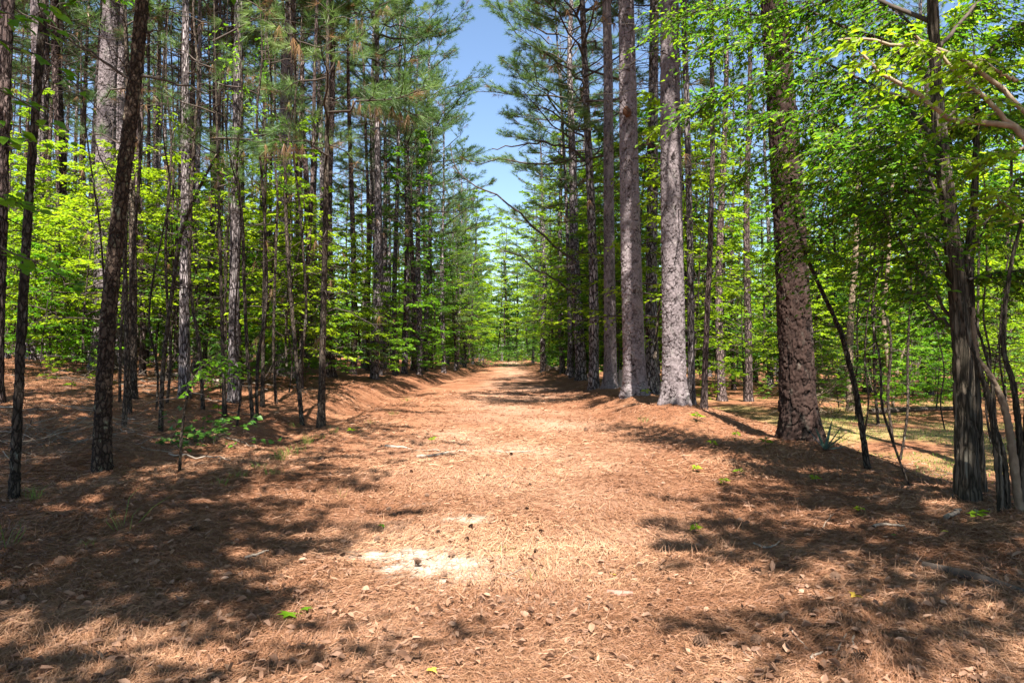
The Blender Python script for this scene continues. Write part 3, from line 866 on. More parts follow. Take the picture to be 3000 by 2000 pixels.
saps(scatter(95, (.12, .80), (25, 52), 1.1, right_wood, 15), SAP[1:], (.85, 1.3), 'leafy green sapling at the back of the field', 'saplings at the back of the field', 15)
saps(scatter(16, (-.07, .07), (128, 165), 1.8, lambda x, y: True, 29), BIG, (.9, 1.3), 'hazy broadleaved tree closing the far end of the path', 'trees closing the far path end', 29, 'broadleaf_tree', 'broadleaf tree')
saps(scatter(14, (-.15, -.02), (40, 110), 2, lambda x, y: -8 < x < -4.2, 16), BIG, (.8, 1.1), 'broadleaved tree on the left near the path end', 'broadleaved trees on the left near the path end', 16, 'broadleaf_tree', 'broadleaf tree')
saps(scatter(26, (.03, .16), (26, 75), 1.6, lambda x, y: 3.6 < x < 7.5, 17), [BIG[1], BIG[1], BIG[0]], (.75, 1.1), 'broadleaved tree on the right near the path end', 'broadleaved trees on the right near the path end', 17, 'broadleaf_tree', 'broadleaf tree')
saps(scatter(90, (.10, .8), (28, 64), 1.5, right_wood, 18), BIG, (.85, 1.45), 'tall broadleaved tree in the right wood', 'broadleaved trees in the right wood', 18, 'broadleaf_tree', 'broadleaf tree')
saps(scatter(34, (-.75, -.1), (34, 70), 1.8, left_wood, 28), BIG, (.8, 1.2), 'broadleaved tree under the tall pines of the left wood', 'broadleaved trees of the left wood', 28, 'broadleaf_tree', 'broadleaf tree')
saps(scatter(26, (-.09, .09), (112, 160), 1.2, lambda x, y: True, 27), LOW, (1.8, 2.6), 'leafy thicket closing the far end of the path', 'thickets closing the far path end', 27, 'shrub', 'shrub')
saps(scatter(40, (-.72, -.13), (14.5, 34), .7, left_wood, 19), LOW, (.6, 1.1), 'small leafy shrub on the needle floor of the left wood', 'small shrubs on the left wood floor', 19, 'shrub', 'shrub')
saps(scatter(22, (.40, .82), (18.5, 25), .8, lambda x, y: x > 7.8, 25), SAP[2:6], (.6, .95), 'leafy sapling crowding the near side of the field back', 'saplings crowding the field', 25)
saps(scatter(34, (.12, .75), (23, 40), .7, lambda x, y: x > 4.2 and not (x < 15 and y < 25), 20), LOW, (.6, 1.1), 'small leafy shrub at the far edge of the field', 'small shrubs at the far field edge', 20, 'shrub', 'shrub')

plant_pending()

# ------------------------------------------------------------------ hand-shaped trees and saplings
def on_ground(px, py, dz=0.):
    """The point of the ground seen at a pixel of the photograph."""
    d = CAM_H * FPX / max(py - HOR, 12)
    for _ in range(30):
        z = gz(col_x(px, d), d)
        d = .5 * d + .5 * (CAM_H - z) * FPX / max(py - HOR, 12)
    x = col_x(px, d)
    return np.array([x, d, gz(x, d) + dz])


def bark_tube(pts, rad, nu, nz, cells, cell_h, amp, seed):
    """A curved trunk with plated bark in relief."""
    P = spline(pts, nz)
    r = np.interp(np.linspace(0, 1, nz), np.linspace(0, 1, len(rad)), rad)
    V, F = tube(P, np.ones(nz), nu)
    D = V.reshape(nz, nu, 3) - P[:, None]
    s = np.concatenate([[0], np.cumsum(np.linalg.norm(np.diff(P, axis=0), axis=1))])
    uw = np.arange(nu)[None] / nu * cells + 0 * s[:, None]
    Zz = s[:, None] + 0 * uw
    f1, f2, cid, off = worley(uw, Zz / cell_h + .6 * vnoise(uw * .8, Zz / cell_h * .5, seed + 1), cells, seed)
    e = sm(.02, .34, f2 - f1)
    fl = 1 + .45 * np.exp(-s / (3.0 * r[0]))
    R2 = (r * fl)[:, None] + amp * (e - .5 + .7 * (cid - .5) * e + .4 * vnoise(uw * 3, Zz / cell_h * 3, seed + 2))
    return (P[:, None] + D * R2[..., None]).reshape(-1, 3), F


def local(pts, o):
    return np.asarray(pts, float) - np.asarray(o, float)


def path(d, *pp):
    """Measured points at depth d; a third number in a point is a depth of its own."""
    return [at(p[0], p[1], p[2] if len(p) > 2 else d) for p in pp]


def sprays(curve, n, L, seed, leaf_len, per=9, t0=.2, flat=.45, droop=-.3, n_sub=0):
    """Leafy twigs along a limb; returns wood parts, leaf bases and leaf axes."""
    r = np.random.RandomState(seed)
    parts, P, A = [], [], []
    m_ = len(curve)
    for q in range(n):
        t = (t0 + (1 - t0) * (q + r.uniform(0, 1)) / n) * (m_ - 1)
        k_ = min(int(t), m_ - 2); u = t - k_
        s = curve[k_] * (1 - u) + curve[k_ + 1] * u
        d = curve[k_ + 1] - curve[k_]
        az = math.atan2(d[1], d[0]) + (1 if q % 2 else -1) * r.uniform(.3, 1.5)
        Lt = L * r.uniform(.5, 1.2)
        tw = limb_curve(s, az, r.uniform(-.35, .35), Lt, droop, r, 4)
        parts.append((*tube(tw, [.005, .004, .003, .0015], 3), 0, None))
        for w_ in range(per):
            v = (w_ + r.uniform(.3, 1)) / per * 3
            k2 = min(int(v), 2); u2 = v - k2
            P.append(tw[k2] * (1 - u2) + tw[k2 + 1] * u2 + r.normal(size=3) * .012)
            a3 = az + (1 if w_ % 2 else -1) * r.uniform(.3, 1.2)
            A.append((math.cos(a3), math.sin(a3), r.uniform(-.7, .1)))
    return parts, P, A


LEAF_ONE = {}


def leaf_objects(P, A, N, ln, parent, material, seed, w=.55):
    """Single leaves, each an object of its own sharing one of four leaf shapes."""
    key = (material.name, w)
    if key not in LEAF_ONE:
        L = []
        for q in range(4):
            r = np.random.RandomState(q + 9)
            t = np.linspace(0, 1, 6)
            wd = np.array([.04, .62, 1, .82, .42, 0]) * w * .5 * r.uniform(.85, 1.15)
            mid = np.stack([t, 0 * t, -.12 * t ** 2 * r.uniform(.3, 1.6)], 1)
            lf = mid + np.stack([0 * t, wd, .30 * wd], 1); rt = mid + np.stack([0 * t, -wd, .30 * wd], 1)
            V = np.concatenate([mid, lf, rt]); F = []
            for i_ in range(5):
                F += [(i_, i_ + 1, 6 + i_ + 1, 6 + i_), (12 + i_, 12 + i_ + 1, i_ + 1, i_)]
            L.append(smooth(mesh('leaf', [(V, F, 0, np.full(len(V), r.uniform(.1, 1)))], [material])))
        LEAF_ONE[key] = L
    from mathutils import Matrix
    r = random.Random(seed)
    for p, a_, n_ in zip(P, A, N):
        a_ = Vector(a_).normalized(); s_ = Vector(n_).cross(a_).normalized(); n2 = a_.cross(s_)
        o = obj('leaf', r.choice(LEAF_ONE[key]), parent)
        mt = Matrix((a_, s_, n2)).transposed().to_4x4()
        mt.translation = Vector(p)
        o.matrix_local = mt @ Matrix.Scale(ln * r.uniform(.7, 1.25), 4)


# the leaning lichen-spotted trunk on the left
b0 = on_ground(302, 1378)
d0 = b0[1]
t = thing('pine_tree', 'leaning lichen-spotted brown trunk nearest on the left', 'pine tree', b0)
pts = [b0 - [0, 0, .15]] + path(d0, (304, 1200), (316, 950), (345, 620), (382, 300), (408, 0), (428, -350), (440, -900))
obj('trunk', smooth(mesh('lichen_trunk', [(*bark_tube(local(pts, b0), [.098, .09, .084, .08, .075, .07, .06, .05], 44, 460, 10, .075, .011, 5), 0, None)],
    [bark_mat('lichen_spotted_bark', (.018, .011, .008), (.045, .029, .020), (.13, .09, .065), scale=(20, 20, 9), lichen=.75, dist=.012, lich=(.30, .31, .20))])), t)
for pp, rr in (([(372, 225), (320, 190), (260, 150), (190, 112)], .022), ([(385, 228), (440, 226), (500, 236), (575, 258), (600, 272)], .02), ([(372, 418), (388, 412), (397, 408)], .02),
               ([(350, 560), (300, 480), (270, 400), (262, 330)], .010), ([(405, 95), (450, 85), (487, 68)], .014)):
    c = spline(local(path(d0, *pp), b0), 10)
    r = np.random.RandomState(len(pp))
    c[1:] += r.normal(size=(9, 3)) * .012
    obj('branch', smooth(mesh('bare_branch', [(*tube(c, np.linspace(rr, rr * .35, 10), 7), 0, None)], [M['limb']])), t)
taken.append((b0[0], b0[1]))

curvy = [  # label, base pixel (on the ground), radii, later points, leafy twigs
    ('slender mossy sapling trunk at the far left foreground', (45, 1454), [.047, .042, .038, .034, .03], [(52, 1250), (70, 800), (86, 480), (112, 100), (140, -400)], 0),
    ('curved dark sapling bending right beside the slim grey pine', (472, 1262), [.034, .03, .028, .022, .014], [(478, 1080), (500, 880), (530, 680), (585, 540), (640, 440)], 8),
    ('thin wavy dark sapling leaning left between two dark poles', (745, 1242), [.034, .03, .027, .024, .018, .01], [(726, 1050), (714, 820), (708, 650), (690, 480), (705, 280), (690, 60)], 8),
    ('forked dark sapling leaning left beside the nearest straight pole', (888, 1243), [.042, .037, .034, .03, .022, .012], [(868, 1050), (846, 800), (835, 610), (832, 490), (800, 300), (772, 60)], 8),
    ('pale sunlit sapling stem right of the lichen-spotted trunk', (365, 1247), [.036, .034, .03, .02], [(372, 1050), (366, 820), (356, 620), (362, 420)], 0),
    ('spindly young tree with a leafy top by the dark green clump', (527, 1378), [.017, .014, .010, .005], [(538, 1230), (560, 1130), (600, 1065), (640, 1035)], 5),
    ('thin bent dark sapling leaning left right of the thick reddish pine', (2542, 1372), [.036, .032, .028, .024, .018, .012], [(2512, 1180), (2474, 1010), (2445, 930), (2392, 815), (2345, 690), (2320, 520)], 6),
    ('twisted dangling vine stem left of the furrowed trunk', (2672, 1425), [.010, .013, .012, .010, .008], [(2634, 1352), (2606, 1270), (2582, 1184), (2578, 1060), (2556, 900), (2600, 700)], 0),
    ('orange-lit bare trunk at the back of the field', (2493, 1204), [.125, .105, .10, .09, .07], [(2488, 1060), (2494, 920), (2506, 780), (2520, 500)], 0),
    ('pale curving trunk right of the orange-lit trunk across the field', (2593, 1186), [.085, .075, .07, .05], [(2602, 1080), (2590, 940), (2604, 760), (2620, 500)], 6),
    ('thin pale forked stem by the fallen log across the field', (2614, 1192), [.04, .034, .028, .016], [(2622, 1120), (2640, 1050), (2662, 980), (2668, 860)], 5),
]
for q, (lab, bpx, rad, pp, nl) in enumerate(curvy):
    b0 = on_ground(*bpx)
    d0 = b0[1]
    vine = 'vine' in lab
    t = thing('vine' if vine else 'sapling', lab, 'vine' if vine else 'sapling', b0)
    pts = local([b0 - [0, 0, .1]] + path(d0, *pp), b0)
    pale = 'pale' in lab or 'orange' in lab
    obj('stem' if vine else 'trunk', smooth(mesh('sapling_stem', [(*bark_tube(pts, rad, 16, 120, 7, .06, rad[0] * .22, 20 + q), 0, None)],
        [M['pale_limb'] if pale and 'sunlit sapling' not in lab else M['bark_thin']])), t)
    c = spline(pts, 24)
    if 'forked' in lab and nl == 8:
        fk = spline(local(path(d0, (833, 492), (846, 380), (868, 230), (880, 40)), b0), 14)
        obj('branch', smooth(mesh('fork', [(*tube(fk, np.linspace(.022, .008, 14), 8), 0, None)], [M['bark_thin']])), t)
    if not vine:
        r = np.random.RandomState(q)
        for k_ in range(3):
            i_ = r.randint(9, 20)
            bc = limb_curve(c[i_], r.uniform(0, 6.3), r.uniform(-.1, .6), r.uniform(.4, .9), r.uniform(-.3, .2), r, 6)
            obj('branch', mesh('twig', [(*tube(bc, np.linspace(.010, .003, 6), 5), 0, None)], [M['limb']]), t)
    if nl:
        wp, P, A = sprays(c, nl * 3, .55, 300 + q, .09, t0=.55)
        P, A = np.array(P), np.array(A)
        V, F, a_ = leaves(P, A, unit(np.array([0, 0, 1.]) + .45 * rng.normal(size=P.shape)), .085)
        obj('crown', mesh('sapling_leaves', wp + [(V, F, 1, a_)], [M['limb'], M['leaf']]), t)

STEM = []
for q in range(4):
    r = np.random.RandomState(700 + q)
    H_ = 7.5 + q
    zz = np.linspace(-.1, H_, 9)
    pts = np.stack([.10 * np.cumsum(r.normal(size=9)), .08 * np.cumsum(r.normal(size=9)), zz], 1); pts -= [*pts[0][:2], 0]
    rr = .022 + .005 * q
    tm = smooth(mesh('stem_trunk', [(*bark_tube(pts, [rr, rr * .9, rr * .8, rr * .7, rr * .5, rr * .25], 12, 110, 6, .06, rr * .2, 60 + q), 0, None)], [M['bark_thin']]))
    c = spline(pts, 40); parts, P, A = [], [], []
    for k_ in range(11):
        i_ = r.randint(9, 38)
        bc = limb_curve(c[i_], r.uniform(0, 6.3), r.uniform(-.2, .7), r.uniform(.4, 1.1), r.uniform(-.6, .2), r, 8)
        bc[1:] += r.normal(size=(7, 3)) * .03
        parts.append((*tube(bc, np.linspace(.009, .003, 8), 4), 0, None))
        if i_ > 16 and q == 1:
            w_, p_, a_ = sprays(bc, 7, .32, 720 + q * 20 + k_, .09, per=7, t0=.3)
            parts += w_; P += p_; A += a_
    mats_ = [M['limb'], M['leaf_lime'] if q % 2 else M['leaf']]
    if P:
        P, A = np.array(P), np.array(A)
        V, F, a_ = leaves(P, A, unit(np.array([0, 0, 1.]) + .45 * r.normal(size=P.shape)), .10, r=r)
        parts.append((V, F, 1, a_))
    STEM.append((tm, mesh('stem_crown', parts, mats_)))
saps(scatter(18, (-.60, -.27), (11.5, 19), .6, lambda x, y: x < -4.6 and not (x > -5.4 and y > 16), 23), STEM, (.85, 1.1), 'slender sapling stem in the left foreground', 'slender sapling stems in the left foreground', 23)
saps(scatter(12, (.42, .80), (11, 20), .9, lambda x, y: x > 6.5, 24), STEM, (.8, 1.1), 'slender sapling stem in and around the right field', 'slender sapling stems around the right field', 24)

# bare and needled boughs that belong to particular pines
byl = {o['label']: o for o in col.objects if 'label' in o.keys()}


def bough(label, d, pp, r0, tufts=0, dead=0, seed=0, side=3):
    t = byl[label]
    t.rotation_mode = 'XYZ'
    from mathutils import Matrix
    inv = (Matrix.Translation(t.location) @ t.rotation_euler.to_matrix().to_4x4()).inverted()
    c = spline(path(d, *pp), 16)
    r = np.random.RandomState(seed)
    c[1:-1] += r.normal(size=(14, 3)) * r0 * .8
    c[1:, 2] += np.cumsum(r.normal(size=15)) * r0 * .7
    if d < 20:
        r0 = r0 * .65
    c = np.array([inv @ Vector(p) for p in c])
    parts = [(*tube(c, np.linspace(r0, r0 * .3, 16), 7), 0, None)]
    TP, TD = [], []
    for k_ in range(side):
        i_ = r.randint(5, 14)
        d_ = c[i_ + 1] - c[i_]
        az = math.atan2(d_[1], d_[0]) + r.choice([-1, 1]) * r.uniform(.4, 1.)
        tw = limb_curve(c[i_], az, r.uniform(-.3, .4), r.uniform(.3, .9), r.uniform(-.2, .3), r, 5)
        parts.append((*tube(tw, np.linspace(r0 * .4, r0 * .12, 5), 4), 0, None))
        TP.append(tw[-1]); TD.append(unit(tw[-1] - tw[-2]))
    o = obj('branch', smooth(mesh('bough', parts, [M['limb']])), t)
    if tufts:
        for k_ in range(tufts):
            i_ = r.randint(6, 15)
            TP.append(c[i_] + r.normal(size=3) * .14); TD.append(unit(c[i_ + 1 if i_ < 15 else i_] - c[i_ - 1] + r.normal(size=3) * .03))
        V, F, a_ = needles(np.array(TP), np.array(TD), 34, .30, .006, spread=.55, droop=.2, r=r)
        pp_ = [(V, F, 0, a_)]
        if dead:
            I = r.randint(5, 13, dead)
            V, F, a_ = needles(c[I] - [0, 0, .05], np.tile([0, 0, -1.], (dead, 1)), 30, .26, .006, spread=.5, droop=.5, r=r)
            pp_.append((V, F, 1, a_))
        obj('needles', mesh('bough_needles', pp_, [M['needle'], M['dead_needle']]), o)


POLE = 'straight dark young pine pole nearest the path on the left'
bough(POLE, 13, [(950, 282), (1010, 285), (1090, 298), (1180, 322), (1260, 372)], .028, 60, 12, 1, 8)
bough(POLE, 12.6, [(948, 215), (990, 170), (1040, 110), (1100, 70)], .022, 14, 3, 2, 6)
bough(POLE, 12.4, [(945, 420), (880, 400), (790, 395), (690, 420)], .020, 24, 8, 3, 6)
bough(POLE, 12.2, [(946, 130), (870, 110), (790, 60), (700, 40)], .022, 20, 4, 4, 6)
bough(POLE, 12.8, [(945, 508), (1000, 512), (1035, 535), (1050, 560)], .012, 0, 0, 5, 2)
bough(POLE, 13.2, [(946, 60), (1040, 40), (1130, 0), (1230, -60)], .022, 24, 4, 6, 6)
SP2 = 'slim grey pine with dark foot behind the curved sapling'
bough(SP2, 14.5, [(545, 390), (600, 440), (680, 440), (760, 430)], .018, 20, 6, 7, 5)
bough(SP2, 14.5, [(545, 210), (620, 180), (700, 190), (790, 230)], .020, 16, 4, 8, 5)
bough(SP2, 14.8, [(541, 560), (600, 575), (640, 500), (660, 450)], .014, 20, 4, 9, 3)
ARCH = 'dark pine carrying an arched bare branch over the right path edge'
bough(ARCH, 23, [(1712, 470), (1690, 436), (1640, 416), (1570, 412), (1500, 422), (1440, 438)], .05, 0, 0, 10, 4)
bough(ARCH, 23, [(1712, 400), (1660, 360), (1610, 315), (1560, 318)], .04, 0, 0, 11, 4)
bough(ARCH, 22.6, [(1712, 240), (1660, 200), (1600, 150), (1520, 130)], .04, 40, 10, 12, 6)
bough(ARCH, 23, [(1712, 470), (1650, 468), (1600, 470), (1540, 500)], .03, 0, 0, 13, 3)
PF = 'grey pine with pale lower trunk beyond the dark pine with the arched branch'
bough(PF, 30, [(1690, 770), (1640, 730), (1560, 665), (1470, 590), (1390, 540), (1340, 490), (1318, 420)], .06, 0, 0, 14, 6)
bough(PF, 30, [(1690, 860), (1640, 828), (1570, 792), (1500, 752), (1440, 730)], .055, 0, 0, 15, 4)

# knot hole on the broad pale pine
t = byl['broad pale grey pine leaning left at the path edge with a dark knot hole']
u, v = np.meshgrid(np.linspace(0, math.pi, 10), np.linspace(0, 2 * math.pi, 14, endpoint=False), indexing='ij')
rad = .105 * (1 + .5 * vnoise(u * 3 + 5, v * 2 + 3, 4)) * (1 - .55 * np.exp(-((u) / .5) ** 2))
V = np.stack([rad * np.sin(u) * np.cos(v), rad * .55 * np.cos(u) * -1, rad * np.sin(u) * np.sin(v) * 1.25], -1).reshape(-1, 3)
ii, jj = np.meshgrid(np.arange(9), np.arange(14), indexing='ij'); ii, jj = ii.ravel(), jj.ravel()
F = np.stack([ii * 14 + jj, ii * 14 + (jj + 1) % 14, (ii + 1) * 14 + (jj + 1) % 14, (ii + 1) * 14 + jj], 1)
obj('knot', mesh('knot', [(V, F, 0, None)], [plain_mat('knot_wood', [(0, (.03, .014, .008)), (1, (.16, .07, .035))], noise=16, bump=.03)]), t, loc=(.02, -.205, 7.0))

# ------------------------------------------------------------------ the broadleaved trees of the right foreground
b0 = on_ground(2831, 1462)
d0 = b0[1]
t = thing('broadleaf_tree', 'furrowed dark trunk on the right with a spreading leafy fan of branches', 'broadleaf tree', b0)
pts = local([b0 - [0, 0, .15]] + path(d0, (2826, 1250), (2818, 1000), (2792, 700), (2762, 420), (2745, 100), (2730, -400)), b0)
obj('trunk', smooth(mesh('furrowed_trunk', [(*bark_tube(pts, [.098, .088, .082, .072, .06, .045, .03], 40, 320, 13, .30, .010, 77), 0, None)], [M['bark_broad']])), t)
p2 = local([on_ground(2866, 1440) - [0, 0, .1]] + path(d0 + .25, (2858, 1250), (2846, 1000), (2840, 780), (2860, 560), (2870, 300)), b0)
obj('trunk', smooth(mesh('second_trunk', [(*bark_tube(p2, [.06, .055, .05, .045, .03, .02], 24, 200, 9, .25, .007, 78), 0, None)], [M['bark_broad']])), t)
limbs = [[(2800, 960), (2740, 920), (2690, 860), (2600, 812), (2480, 760), (2380, 720, 8.4)],
         [(2790, 930), (2700, 800), (2600, 650), (2510, 500), (2460, 400, 7.0)],
         [(2800, 850), (2720, 700), (2660, 560), (2640, 420), (2600, 300, 6.6)],
         [(2805, 760), (2700, 655), (2560, 590), (2400, 540), (2280, 530, 8.6)],
         [(2790, 700), (2740, 560), (2705, 400), (2690, 260, 7.8)],
         [(2840, 760), (2900, 640), (2970, 540), (3050, 470, 7.0)],
         [(2765, 430), (2650, 300), (2450, 190), (2250, 120), (2080, 110, 8.6)],
         [(2760, 400), (2850, 240), (2950, 100), (3080, 20, 7.4)],
         [(2748, 250), (2600, 120), (2400, 40), (2200, -40), (2000, -60, 9.0)],
         [(2745, 180), (2650, 40), (2500, -100), (2300, -200, 8.0)],
         [(2765, 450), (2600, 430), (2420, 420), (2250, 470), (2150, 540, 9.2)],
         [(2770, 520), (2640, 470), (2520, 400), (2360, 330), (2200, 330, 8.0)],
         [(2770, 560), (2600, 560), (2450, 640), (2350, 760, 8.8)],
         [(2840, 820), (2920, 800), (3000, 790), (3100, 800, 7.2)],
         [(2750, 330), (2860, 360), (2960, 330), (3080, 320, 8.6)],
         [(2745, 150), (2860, 20), (2950, -80), (3050, -150, 8.4)],
         [(2750, 300), (2560, 260), (2330, 230), (2140, 260), (2040, 330, 8.9)],
         [(2742, 60), (2500, -20), (2280, 40), (2090, 20), (1960, 60, 9.6)]]
leafP, leafA = [], []
for q, pp in enumerate(limbs):
    dd = d0 + .1
    zs_ = [p[2] if len(p) > 2 else None for p in pp]
    end = zs_[-1] - .3
    pp2 = [(p[0], p[1], dd + (end - dd) * i_ / (len(pp) - 1)) for i_, p in enumerate(pp)]
    c = spline(local(path(dd, *pp2), b0), 18)
    r = np.random.RandomState(400 + q)
    c[1:] += r.normal(size=(17, 3)) * .012
    L = np.linalg.norm(c[-1] - c[0])
    parts = [(*tube(c, np.linspace(.007 + .005 * L, .004, 18), 7), 0, None)]
    up = pp[-1][1] < 420
    wp, P, A = sprays(c, 104 if up else 60, .66, 420 + q, .07, per=14, t0=.12, droop=-.45)
    obj('branch', smooth(mesh('leafy_limb', parts + wp, [M['limb']])), t)
    leafP += P; leafA += A
P, A = np.array(leafP), np.array(leafA)
N = unit(np.array([0, -.15, 1.]) + .5 * rng.normal(size=P.shape))
near_ = np.argsort(P[:, 1])
k0, k1_ = near_[:260], near_[260:]
V, F, a_ = leaves(P[k1_], A[k1_], N[k1_], rng.uniform(.04, .105, (len(k1_), 1)), w=.5)
hi = rng.uniform(0, 1, len(k1_)) < .35
ff = np.concatenate([np.where(hi, 1, 0)] * 2)
o = obj('crown', mesh('fan_leaves', [(V, F[ff == 1], 1, a_), (V, F[ff == 0], 0, a_)], [M['leaf'], M['leaf_lime']]), t)
leaf_objects(P[k0], A[k0], N[k0], .085, t, M['leaf'], 3)

# the many-stemmed shrub tree on the right edge with pale arching limbs
b0 = on_ground(2960, 1492)
d0 = b0[1]
t = thing('broadleaf_tree', 'cluster of thin twisting pale stems at the right edge with arching sunlit limbs', 'broadleaf tree', b0)
stems = [([(2932, 1486), (2918, 1330), (2898, 1180), (2868, 1080), (2836, 980), (2806, 850)], .030),
         ([(2952, 1492), (2938, 1340), (2912, 1240), (2905, 1120), (2880, 1010), (2840, 900)], .022),
         ([(2985, 1500), (2962, 1320), (2940, 1190), (2900, 1100), (2862, 1040), (2850, 900)], .034),
         ([(2998, 1500), (2985, 1300), (2968, 1130), (2940, 1010), (2960, 800), (3010, 600)], .028),
         ([(3030, 1505), (3010, 1250), (3030, 1000), (3070, 700), (3040, 480), (2998, 378)], .040)]
for q, (pp, rr) in enumerate(stems):
    c = local(path(d0, *pp), b0); c[0][2] -= .1
    obj('stem', smooth(mesh('shrub_stem', [(*bark_tube(c, [rr, rr * .9, rr * .8, rr * .65, rr * .5, rr * .4], 18, 110, 7, .09, rr * .28, 90 + q), 0, None)],
        [M['pale_limb'] if q == 2 else M['bark_broad']])), t)
arch = [([(3040, 480), (2998, 378), (2880, 355), (2798, 349), (2700, 275), (2597, 215), (2535, 158)], .030),
        ([(3030, 420), (2965, 359), (2900, 290), (2830, 230), (2750, 143), (2690, 100)], .026),
        ([(3030, 350), (2965, 280), (2890, 215), (2820, 165), (2760, 140), (2654, 128), (2540, 108), (2458, 112)], .024),
        ([(2990, 230), (2940, 210), (2880, 170), (2830, 160)], .016),
        ([(3040, 420), (2980, 440), (2920, 460), (2870, 480)], .014),
        ([(3050, 700), (2990, 640), (2930, 580), (2890, 560)], .012)]
LP, LA = [], []
for q, (pp, rr) in enumerate(arch):
    c = spline(local(path(d0 - .4, *pp), b0), 22)
    r = np.random.RandomState(q + 50); c[1:] += r.normal(size=(21, 3)) * .006
    wp, P, A = sprays(c, 18, .42, 520 + q, .07, per=9, t0=.25, droop=-.3)
    obj('branch', smooth(mesh('arched_limb', [(*tube(c, np.linspace(rr, rr * .4, 22), 8), 0, np.full(22 * 8, .75))] + wp, [M['pale_limb']])), t)
    LP += P; LA += A
P, A = np.array(LP), np.array(LA)
N = unit(np.array([0, -.1, 1.]) + .5 * rng.normal(size=P.shape))
idx = rng.permutation(len(P)); k0, k1_ = idx[:230], idx[230:]
V, F, a_ = leaves(P[k1_], A[k1_], N[k1_], .08)
obj('crown', mesh('arch_leaves', [(V, F, 0, a_)], [M['leaf_lime']]), t)
leaf_objects(P[k0], A[k0], N[k0], .085, t, M['leaf_lime'], 4)

# the sapling whose leafy twigs hang in at the upper left
b0 = np.array([-3.35, 3.5, gz(-3.35, 3.5)])
t = thing('sapling', 'sapling at the left edge whose big-leaved twigs hang into the picture', 'sapling', b0)
pts = local([b0, b0 + [.02, .05, 1.2], b0 + [.1, 0, 2.4], b0 + [.2, -.05, 3.4], b0 + [.25, 0, 4.4]], b0)
obj('trunk', smooth(mesh('edge_sapling', [(*bark_tube(pts, [.03, .026, .02, .014, .008], 14, 80, 7, .06, .003, 31), 0, None)], [M['bark_thin']])), t)
LP, LA = [], []
for q, pp in enumerate([[(-400, 200), (-120, 60), (0, 30), (60, 55), (120, 20)], [(-300, 260), (-60, 110), (40, 140), (120, 165), (210, 240), (295, 335)],
                        [(-300, 420), (-60, 370), (20, 400), (90, 415)], [(-300, 640), (-60, 690), (20, 735), (110, 770), (225, 838)],
                        [(-300, 520), (-60, 555), (30, 590), (100, 600)], [(-200, 60), (60, -40), (110, 30), (140, 90)], [(-300, 330), (-60, 260), (30, 280), (110, 330), (180, 400)]]):
    c = spline(local(path(3.35 + .1 * q, *pp), b0), 14)
    obj('branch', smooth(mesh('hanging_twig', [(*tube(c, np.linspace(.008, .002, 14), 6), 0, None)], [M['limb']])), t)
    r = np.random.RandomState(q + 70)
    for k_ in range(16):
        i_ = r.randint(4, 14)
        d_ = c[i_] - c[i_ - 1]
        az = math.atan2(d_[1], d_[0]) + r.choice([-1, 1]) * r.uniform(.2, 1.)
        LP.append(c[i_] + r.normal(size=3) * .025); LA.append((math.cos(az), math.sin(az), r.uniform(-.9, 0)))
P, A = np.array(LP), np.array(LA)
leaf_objects(P, A, unit(np.array([.1, -.25, 1.]) + .4 * rng.normal(size=P.shape)), .085, t, M['leaf'], 5)

for q, (x, y, s_, k_, lab) in enumerate([(3.9, 18.6, 1.15, 1, 'lime-leaved sapling between the knot-hole pine and the scarred pine'), (3.9, 22.4, 1.2, 7, 'tall big-leaved sapling behind the slimmer brownish pine'),
                                       (4.9, 20.2, 1.0, 3, 'green sapling behind the slim dark poles'), (3.6, 26.5, 1.3, 1, 'lime sapling behind the arched-branch pine'),
                                       (6.6, 19.5, .9, 3, 'leafy sapling at the near corner of the field'), (6.0, 23.5, 1.2, 7, 'tall loose-leaved sapling left of the thick reddish pine')]):
    sap(SAP[min(k_, len(SAP) - 1)], x, y, s_, lab)

# ------------------------------------------------------------------ low plants, logs, brush
b0 = on_ground(575, 1300)
t = thing('leafy_plant', 'low dark green clump of rounded leaves in the left shade', 'plant', b0)
LP, LA, parts = [], [], []
r = np.random.RandomState(81)
for k_ in range(40):
    az = r.uniform(0, 6.3); L = r.uniform(.2, .85)
    c = limb_curve(np.array([r.normal() * .32, r.normal() * .2, 0.]), az, r.uniform(.3, 1.2), L, -.25, r, 6)
    parts.append((*tube(c, np.linspace(.005, .002, 6), 4), 0, None))
    for w_ in range(7):
        i_ = r.randint(2, 6); a3 = az + r.uniform(-1.4, 1.4)
        LP.append(c[i_] + r.normal(size=3) * .03); LA.append((math.cos(a3), math.sin(a3), r.uniform(-.4, .1)))
obj('stems', mesh('plant_stems', parts, [M['limb']]), t)
P, A = np.array(LP), np.array(LA)
leaf_objects(P, A, unit(np.array([0, -.2, 1.]) + .4 * rng.normal(size=P.shape)), .085, t, M['leaf_deep'], 6, w=.85)

